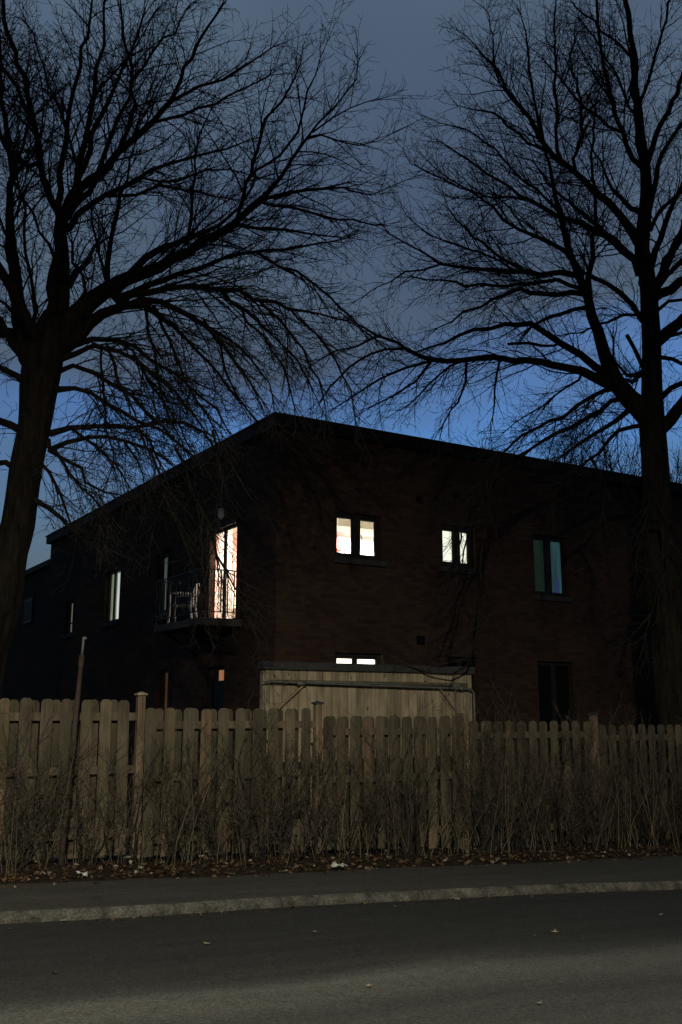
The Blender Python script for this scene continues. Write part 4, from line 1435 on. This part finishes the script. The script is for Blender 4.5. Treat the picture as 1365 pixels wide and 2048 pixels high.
build_tree('massive bare tree with straight trunk and second stem before the right of the house', 'bare street trees', RTRUNK, RLIMBS, 17.3,
           (5.75, 17.3, gz(5.75, 17.3)), 33,
           [(1304, 700, -1.8, .5, 4.5, .10), (1300, 620, -1.3, .8, 4.5, .09), (1305, 740, 1.5, .5, 5, .11), (1297, 580, 1.8, .8, 5, .09), (1303, 690, .6, .6, 5, .12), (1290, 440, -1.4, .9, 4, .07), (1290, 430, 1.6, .8, 4, .07), (1300, 600, .1, .7, 4.5, .1)], 1.8, .20)


def far_tree(px, base_y, Y, height, spread, seed, label):
    g = px_at(px, 1430, Y)
    z0 = gz(g.x, Y)
    root = empty('bare_tree', (g.x, Y, z0))
    tag(root, label, 'tree', 'bare trees beyond the house')
    rng = random.Random(seed)
    MB().tube([(0, 0, -.3), (.05, 0, height * .2), (0, .1, height * .42)], [.20, .16, .11], 10).build('trunk', M['bark'], root, smooth=True)
    mb = MB()
    T_ = Tree(seed, 0)
    for k in range(26):
        a = rng.uniform(0, 2 * PI)
        z = height * rng.uniform(.15, .42)
        p = Vector((0, 0, z))
        pts = [p]
        d = Vector((math.cos(a) * .6, math.sin(a) * .6, 1)).normalized()
        ln = (height - z) * rng.uniform(.75, 1.05)
        n = 7
        rr = [.05]
        for i in range(n):
            d = (d + Vector((rng.gauss(0, .12), rng.gauss(0, .12), .1)) + Vector((math.cos(a), math.sin(a), 0)) * .04 * spread).normalized()
            p = p + d * ln / n
            pts.append(p)
            rr.append(.05 * (1 - .8 * (i + 1) / n))
        mb.tube(pts, rr, 4, cap=False)
        for q in range(2, n):
            for _ in range(4):
                b = pts[q].lerp(pts[q + 1] if q < n else pts[q], rng.random())
                dd = T_.rdir((pts[q] - pts[q - 1]).normalized(), math.radians(rng.uniform(15, 45)))
                l2 = rng.uniform(.6, 1.6)
                e = b
                pp = [b]
                for i in range(4):
                    dd = (dd + Vector((rng.gauss(0, .15), rng.gauss(0, .15), .12))).normalized()
                    e = e + dd * l2 / 4
                    pp.append(e)
                mb.tube(pp, [.016, .013, .011, .009, .007], 3, cap=False)
                for i in range(1, 5):
                    for _2 in range(2):
                        d3 = T_.rdir((pp[i] - pp[i - 1]).normalized(), math.radians(rng.uniform(20, 50)))
                        mb.tube([pp[i], pp[i] + d3 * .2, pp[i] + d3 * .4 + Vector((0, 0, .08))], [.008, .007, .006], 3, cap=False)
    mb.build('crown', M['twig'], root)


far_tree(1130, 0, 36, 12.4, 1.2, 4, 'low bushy bare tree beyond the roof, left of the big right trunk')
far_tree(1235, 0, 37, 13.6, 1.3, 5, 'taller bushy bare tree beyond the roof, touching the big right trunk')
far_tree(1370, 0, 38, 14.2, 1.3, 6, 'bushy bare tree beyond the roof at the right edge of the photo')


# ------------------------------------------------------------------ shrubs in front of the fence
def shrub_meshes(seed, hgt, nst, spread, trunk=False):
    rng = random.Random(seed)
    T_ = Tree(seed, 0)
    stem, tw = MB(), MB()
    if trunk:
        for k in range(4):
            a = rng.uniform(0, 6.28)
            p = Vector((rng.gauss(0, .05), rng.gauss(0, .04), -.12))
            d = Vector((math.cos(a) * .3, math.sin(a) * .18, 1)).normalized()
            pts = [p]
            for i in range(6):
                d = (d + Vector((rng.gauss(0, .16), rng.gauss(0, .08), .05))).normalized()
                p = p + d * .17
                pts.append(p)
            stem.tube(pts, [.042, .036, .030, .026, .022, .018, .014], 7)
    for k in range(int(nst * .68)):
        a = rng.uniform(0, 2 * PI)
        b = Vector((rng.gauss(0, spread * .42), rng.gauss(0, .10), -.08))
        h = hgt * rng.choice((.5, .62, .75, .85, .95, 1.02, 1.12))
        d = Vector((rng.gauss(0, .34), rng.gauss(0, .13), 1)).normalized()
        pts = [b]
        n = 8
        p = b
        r0 = rng.choice((.005, .006, .007, .009, .013))
        rr = [r0]
        for i in range(n):
            d = (d + Vector((rng.gauss(0, .22), rng.gauss(0, .12) - .25 * p.y * .3, .08))).normalized()
            p = p + d * h / n
            p.y = max(-.42, min(.24, p.y))
            pts.append(p.copy())
            rr.append(max(.0021, r0 * (1 - .85 * (i + 1) / n)))
        stem.tube(pts, rr, 4, cap=False)
        for i in range(1, n):
            for _ in range(rng.choice((1, 1, 2))):
                q = pts[i].lerp(pts[i + 1], rng.random())
                dd = T_.rdir((pts[i + 1] - pts[i]).normalized(), math.radians(rng.uniform(22, 60)))
                dd.y *= .6
                ln = rng.uniform(.14, .50)
                e = q
                pp = [q]
                for j in range(3):
                    dd = (dd + Vector((rng.gauss(0, .18), rng.gauss(0, .14), .10))).normalized()
                    e = e + dd * ln / 3
                    e.y = max(-.5, min(.27, e.y))
                    pp.append(e.copy())
                tw.tube(pp, [.0036, .003, .0026, .002], 3, cap=False)
                for j in (1, 2, 3):
                    if rng.random() < .75:
                        d3 = T_.rdir((pp[j] - pp[j - 1]).normalized(), math.radians(rng.uniform(25, 60)))
                        l3 = rng.uniform(.06, .2)
                        tw.tube([pp[j], pp[j] + d3 * l3 * .5, pp[j] + d3 * l3 + Vector((0, 0, .012))], [.0024, .0021, .0017], 3, cap=False)
    return stem, tw


def shrub(s, n, seed, h, nst, spread, label, trunk=False, group='bare shrubs along the fence'):
    p = street(s, n)
    z = p.z + bank(s, n)
    root = empty('bare_shrub', (p.x, p.y, z), FANG)
    tag(root, label, 'shrub', group)
    st, tw = shrub_meshes(seed, h, nst, spread, trunk)
    so = st.build('stem', M['shrubstem'], root, smooth=True)
    tw.build('crown', M['shrubtwig'], root)
    return root


SHRUBS = [
    (-2.55, .36, 1.3, 34, .8, 'bare shrub at the far left edge, left of the leaning pole', False),
    (-1.55, .40, 1.3, 44, .8, 'dense low bare shrub directly left of the leaning pole', False),
    (-.55, .34, 1.3, 26, .75, 'thin bare shrub between the leaning pole and the first square post', False),
    (.35, .38, 1.5, 30, .8, 'bare shrub just right of the first square post with stalks above the fence', False),
    (1.25, .34, 1.6, 34, .8, 'bare shrub with pale tips below the left end of the plank enclosure', False),
    (2.05, .38, 1.45, 36, .75, 'dense bare shrub left of the second square post', False),
    (2.85, .40, 1.4, 32, .75, 'bare shrub right of the second square post, below the middle of the enclosure', False),
    (3.55, .40, 1.70, 30, .6, 'bare shrub with a crooked forked base below the right part of the enclosure', True),
    (4.75, .42, 1.86, 46, .7, 'thickest bare shrub with a dark heavy base under the round pipe cover', True),
    (5.55, .40, 1.76, 44, .8, 'bare shrub right of the enclosure, before the brick wall', False),
    (6.45, .42, 1.72, 46, .8, 'dark bare shrub below the tall dark ground floor window', True),
    (7.35, .40, 1.72, 44, .8, 'bare shrub around the rightmost fence post', False),
    (8.20, .42, 1.75, 46, .8, 'reddish lit bare shrub left of the foot of the right tree', False),
    (9.05, .40, 1.75, 46, .8, 'bare shrub at the right edge, under the right tree', False),
    (9.95, .40, 1.75, 40, .8, 'last bare shrub, cut by the right edge of the photo', False),
]
for i, (s, n, h, nst, sp_, lab, tk) in enumerate(SHRUBS):
    shrub(s, n, 100 + i, h, nst, sp_, lab, tk)
# dry stalks standing in front of the hedge
sk = MB()
kr = random.Random(77)
for i in range(230):
    s = kr.uniform(-3.2, 10.5)
    n = kr.gauss(.46, .16)
    p = street(s, n); p.z += bank(s, n) - .02
    h = kr.uniform(.25, 1.0) if kr.random() < .75 else kr.uniform(1.1, 1.75)
    d = Vector((kr.gauss(0, .17), kr.gauss(0, .12), 1)).normalized()
    pts = [p]
    for k in range(5):
        d = (d + Vector((kr.gauss(0, .09), kr.gauss(0, .07), 0))).normalized()
        p = p + d * h / 5
        pts.append(p)
    sk.tube(pts, [.0034, .003, .0028, .0024, .002, .0014], 3, cap=False)
tag(sk.build('dry_stalks', M['stalk']), kind='stuff', label='dry straw coloured stalks standing in front of the hedge', cat='stalks')

#TREESEND#


# ------------------------------------------------------------------ world: dusk sky with thin cloud
def make_world():
    w = bpy.data.worlds.new('World')
    SC.world = w
    w.use_nodes = True
    t = w.node_tree
    t.nodes.clear()
    N = t.nodes.new
    L = t.links.new
    out = N('ShaderNodeOutputWorld')
    bg = N('ShaderNodeBackground')
    tc = N('ShaderNodeTexCoord')
    d = tc.outputs['Generated']
    sky = N('ShaderNodeTexSky')
    sky.sky_type = 'NISHITA'
    sky.sun_disc = False
    sky.sun_elevation = math.radians(-2.5)
    sky.sun_rotation = math.radians(200)
    nz = N('ShaderNodeTexNoise')
    nz.inputs['Scale'].default_value = 3.0
    nz.inputs['Detail'].default_value = 4
    nz.inputs['Roughness'].default_value = .5
    nz.inputs['Distortion'].default_value = .5
    mp = N('ShaderNodeMapping')
    mp.inputs['Scale'].default_value = (1, 1, 2.4)
    mp.inputs['Location'].default_value = (3.1, .4, .2)
    L(d, mp.inputs['Vector']); L(mp.outputs[0], nz.inputs['Vector'])
    # cloud cover: the sky is open low down, widest to the right
    sx = N('ShaderNodeSeparateXYZ'); L(d, sx.inputs[0])
    mr = N('ShaderNodeMapRange')
    mr.inputs['From Min'].default_value = .27; mr.inputs['From Max'].default_value = .43
    mr.inputs['To Min'].default_value = 0; mr.inputs['To Max'].default_value = 1
    L(sx.outputs[2], mr.inputs['Value'])
    mg = N('ShaderNodeMapRange')
    mg.inputs['From Min'].default_value = .12; mg.inputs['From Max'].default_value = -.22
    mg.inputs['To Min'].default_value = 0; mg.inputs['To Max'].default_value = .46
    L(sx.outputs[0], mg.inputs['Value'])
    a0 = N('ShaderNodeMath'); a0.operation = 'MULTIPLY_ADD'
    L(nz.outputs['Fac'], a0.inputs[0]); a0.inputs[1].default_value = 1.3; a0.inputs[2].default_value = -.62
    a1 = N('ShaderNodeMath'); a1.operation = 'ADD'; L(a0.outputs[0], a1.inputs[0]); L(mr.outputs[0], a1.inputs[1])
    a2 = N('ShaderNodeMath'); a2.operation = 'ADD'; L(a1.outputs[0], a2.inputs[0]); L(mg.outputs[0], a2.inputs[1])
    # murk over the town closes the last few degrees above the horizon
    ml = N('ShaderNodeMapRange')
    ml.inputs['From Min'].default_value = .04; ml.inputs['From Max'].default_value = .19
    ml.inputs['To Min'].default_value = 1; ml.inputs['To Max'].default_value = 0
    L(sx.outputs[2], ml.inputs['Value'])
    a3 = N('ShaderNodeMath'); a3.operation = 'ADD'; L(a2.outputs[0], a3.inputs[0]); L(ml.outputs[0], a3.inputs[1])
    a2 = a3
    rp = N('ShaderNodeValToRGB')
    rp.color_ramp.elements[0].position = .02; rp.color_ramp.elements[0].color = (0, 0, 0, 1)
    rp.color_ramp.elements[1].position = .80; rp.color_ramp.elements[1].color = (1, 1, 1, 1)
    L(a2.outputs[0], rp.inputs['Fac'])
    # cloud tone, lit from below by the town
    n2 = N('ShaderNodeTexNoise'); n2.inputs['Scale'].default_value = 1.4; n2.inputs['Detail'].default_value = 3
    L(mp.outputs[0], n2.inputs['Vector'])
    r2 = N('ShaderNodeValToRGB')
    r2.color_ramp.elements[0].position = .30; r2.color_ramp.elements[0].color = CLOUD0
    r2.color_ramp.elements[1].position = .66; r2.color_ramp.elements[1].color = CLOUD1
    L(n2.outputs['Fac'], r2.inputs['Fac'])
    sc = N('ShaderNodeMix'); sc.data_type = 'RGBA'; sc.blend_type = 'MULTIPLY'
    sc.inputs[0].default_value = 1
    L(sky.outputs[0], sc.inputs[6]); sc.inputs[7].default_value = SKYMUL
    mx = N('ShaderNodeMix'); mx.data_type = 'RGBA'
    L(rp.outputs[0], mx.inputs[0]); L(sc.outputs[2], mx.inputs[6]); L(r2.outputs[0], mx.inputs[7])
    # the last light is in front of the viewer: the sky darkens towards the zenith and behind
    ym = N('ShaderNodeMapRange')
    ym.inputs['From Min'].default_value = .05; ym.inputs['From Max'].default_value = .72
    ym.inputs['To Min'].default_value = .13; ym.inputs['To Max'].default_value = 1
    L(sx.outputs[1], ym.inputs['Value'])
    dk = N('ShaderNodeMix'); dk.data_type = 'RGBA'; dk.blend_type = 'MULTIPLY'; dk.inputs[0].default_value = 1
    L(mx.outputs[2], dk.inputs[6]); L(ym.outputs[0], dk.inputs[7])
    L(dk.outputs[2], bg.inputs['Color'])
    bg.inputs['Strength'].default_value = .05
    L(bg.outputs[0], out.inputs['Surface'])


CLOUD0 = (1.3, 1.95, 3.2, 1)
CLOUD1 = (2.4, 3.6, 4.7, 1)
SKYMUL = (15, 48, 122, 1)
make_world()

# ------------------------------------------------------------------ the street lamp that lights the fence (beyond the frame, on the opposite pavement)
lp = Vector((.1, -5.8, 0))
lz = gz(lp.x, lp.y)
lamp = empty('street_lamp', (lp.x, lp.y, lz), math.radians(85))
tag(lamp, 'tall grey street lamp on the opposite pavement, out of the photograph', 'street lamp')
MB().tube([(0, 0, -.1), (0, 0, 1.2), (0, 0, 7.6)], [.09, .085, .055], 12).build('pole', M['pipe'], lamp, smooth=True)
MB().tube([(0, 0, 7.5), (.3, 0, 7.85), (.9, 0, 8.0), (1.5, 0, 8.0)], [.04, .035, .03, .03], 8).build('arm', M['pipe'], lamp, smooth=True)
MB().box(1.45, 2.15, -.16, .16, 7.96, 8.08).build('lamp_head', M['pipe'], lamp, bevel=.02)
MB().box(1.55, 2.05, -.12, .12, 7.945, 7.958).build('diffuser', emis('street_lamp_glow', (1, .86, .62), 8), lamp)
d = bpy.data.lights.new('street_light', 'AREA')
d.shape = 'RECTANGLE'; d.size = .5; d.size_y = .24; d.energy = 3300; d.color = (1, .93, .76)
lo = bpy.data.objects.new('street_light', d)
lo.location = (1.8, 0, 7.93)
COL.objects.link(lo); lo.parent = lamp

# ------------------------------------------------------------------ camera and render settings
cd = bpy.data.cameras.new('Camera')
cam = bpy.data.objects.new('Camera', cd)
COL.objects.link(cam)
cam.location = (0, 0, EYE)
cam.rotation_euler = (PI / 2 + PITCH, 0, 0)
cd.sensor_fit = 'VERTICAL'
cd.sensor_height = 36
cd.lens = 36 * FPX / 2048
cd.clip_start = .05
cd.clip_end = 2000
SC.camera = cam
SC.view_settings.view_transform = 'Standard'
SC.view_settings.look = 'None'
SC.view_settings.exposure = 0
SC.view_settings.gamma = 1
SC.render.engine = 'CYCLES'
SC.cycles.use_denoising = True
SC.cycles.max_bounces = 6
SC.cycles.transparent_max_bounces = 12
SC.cycles.sample_clamp_indirect = 4
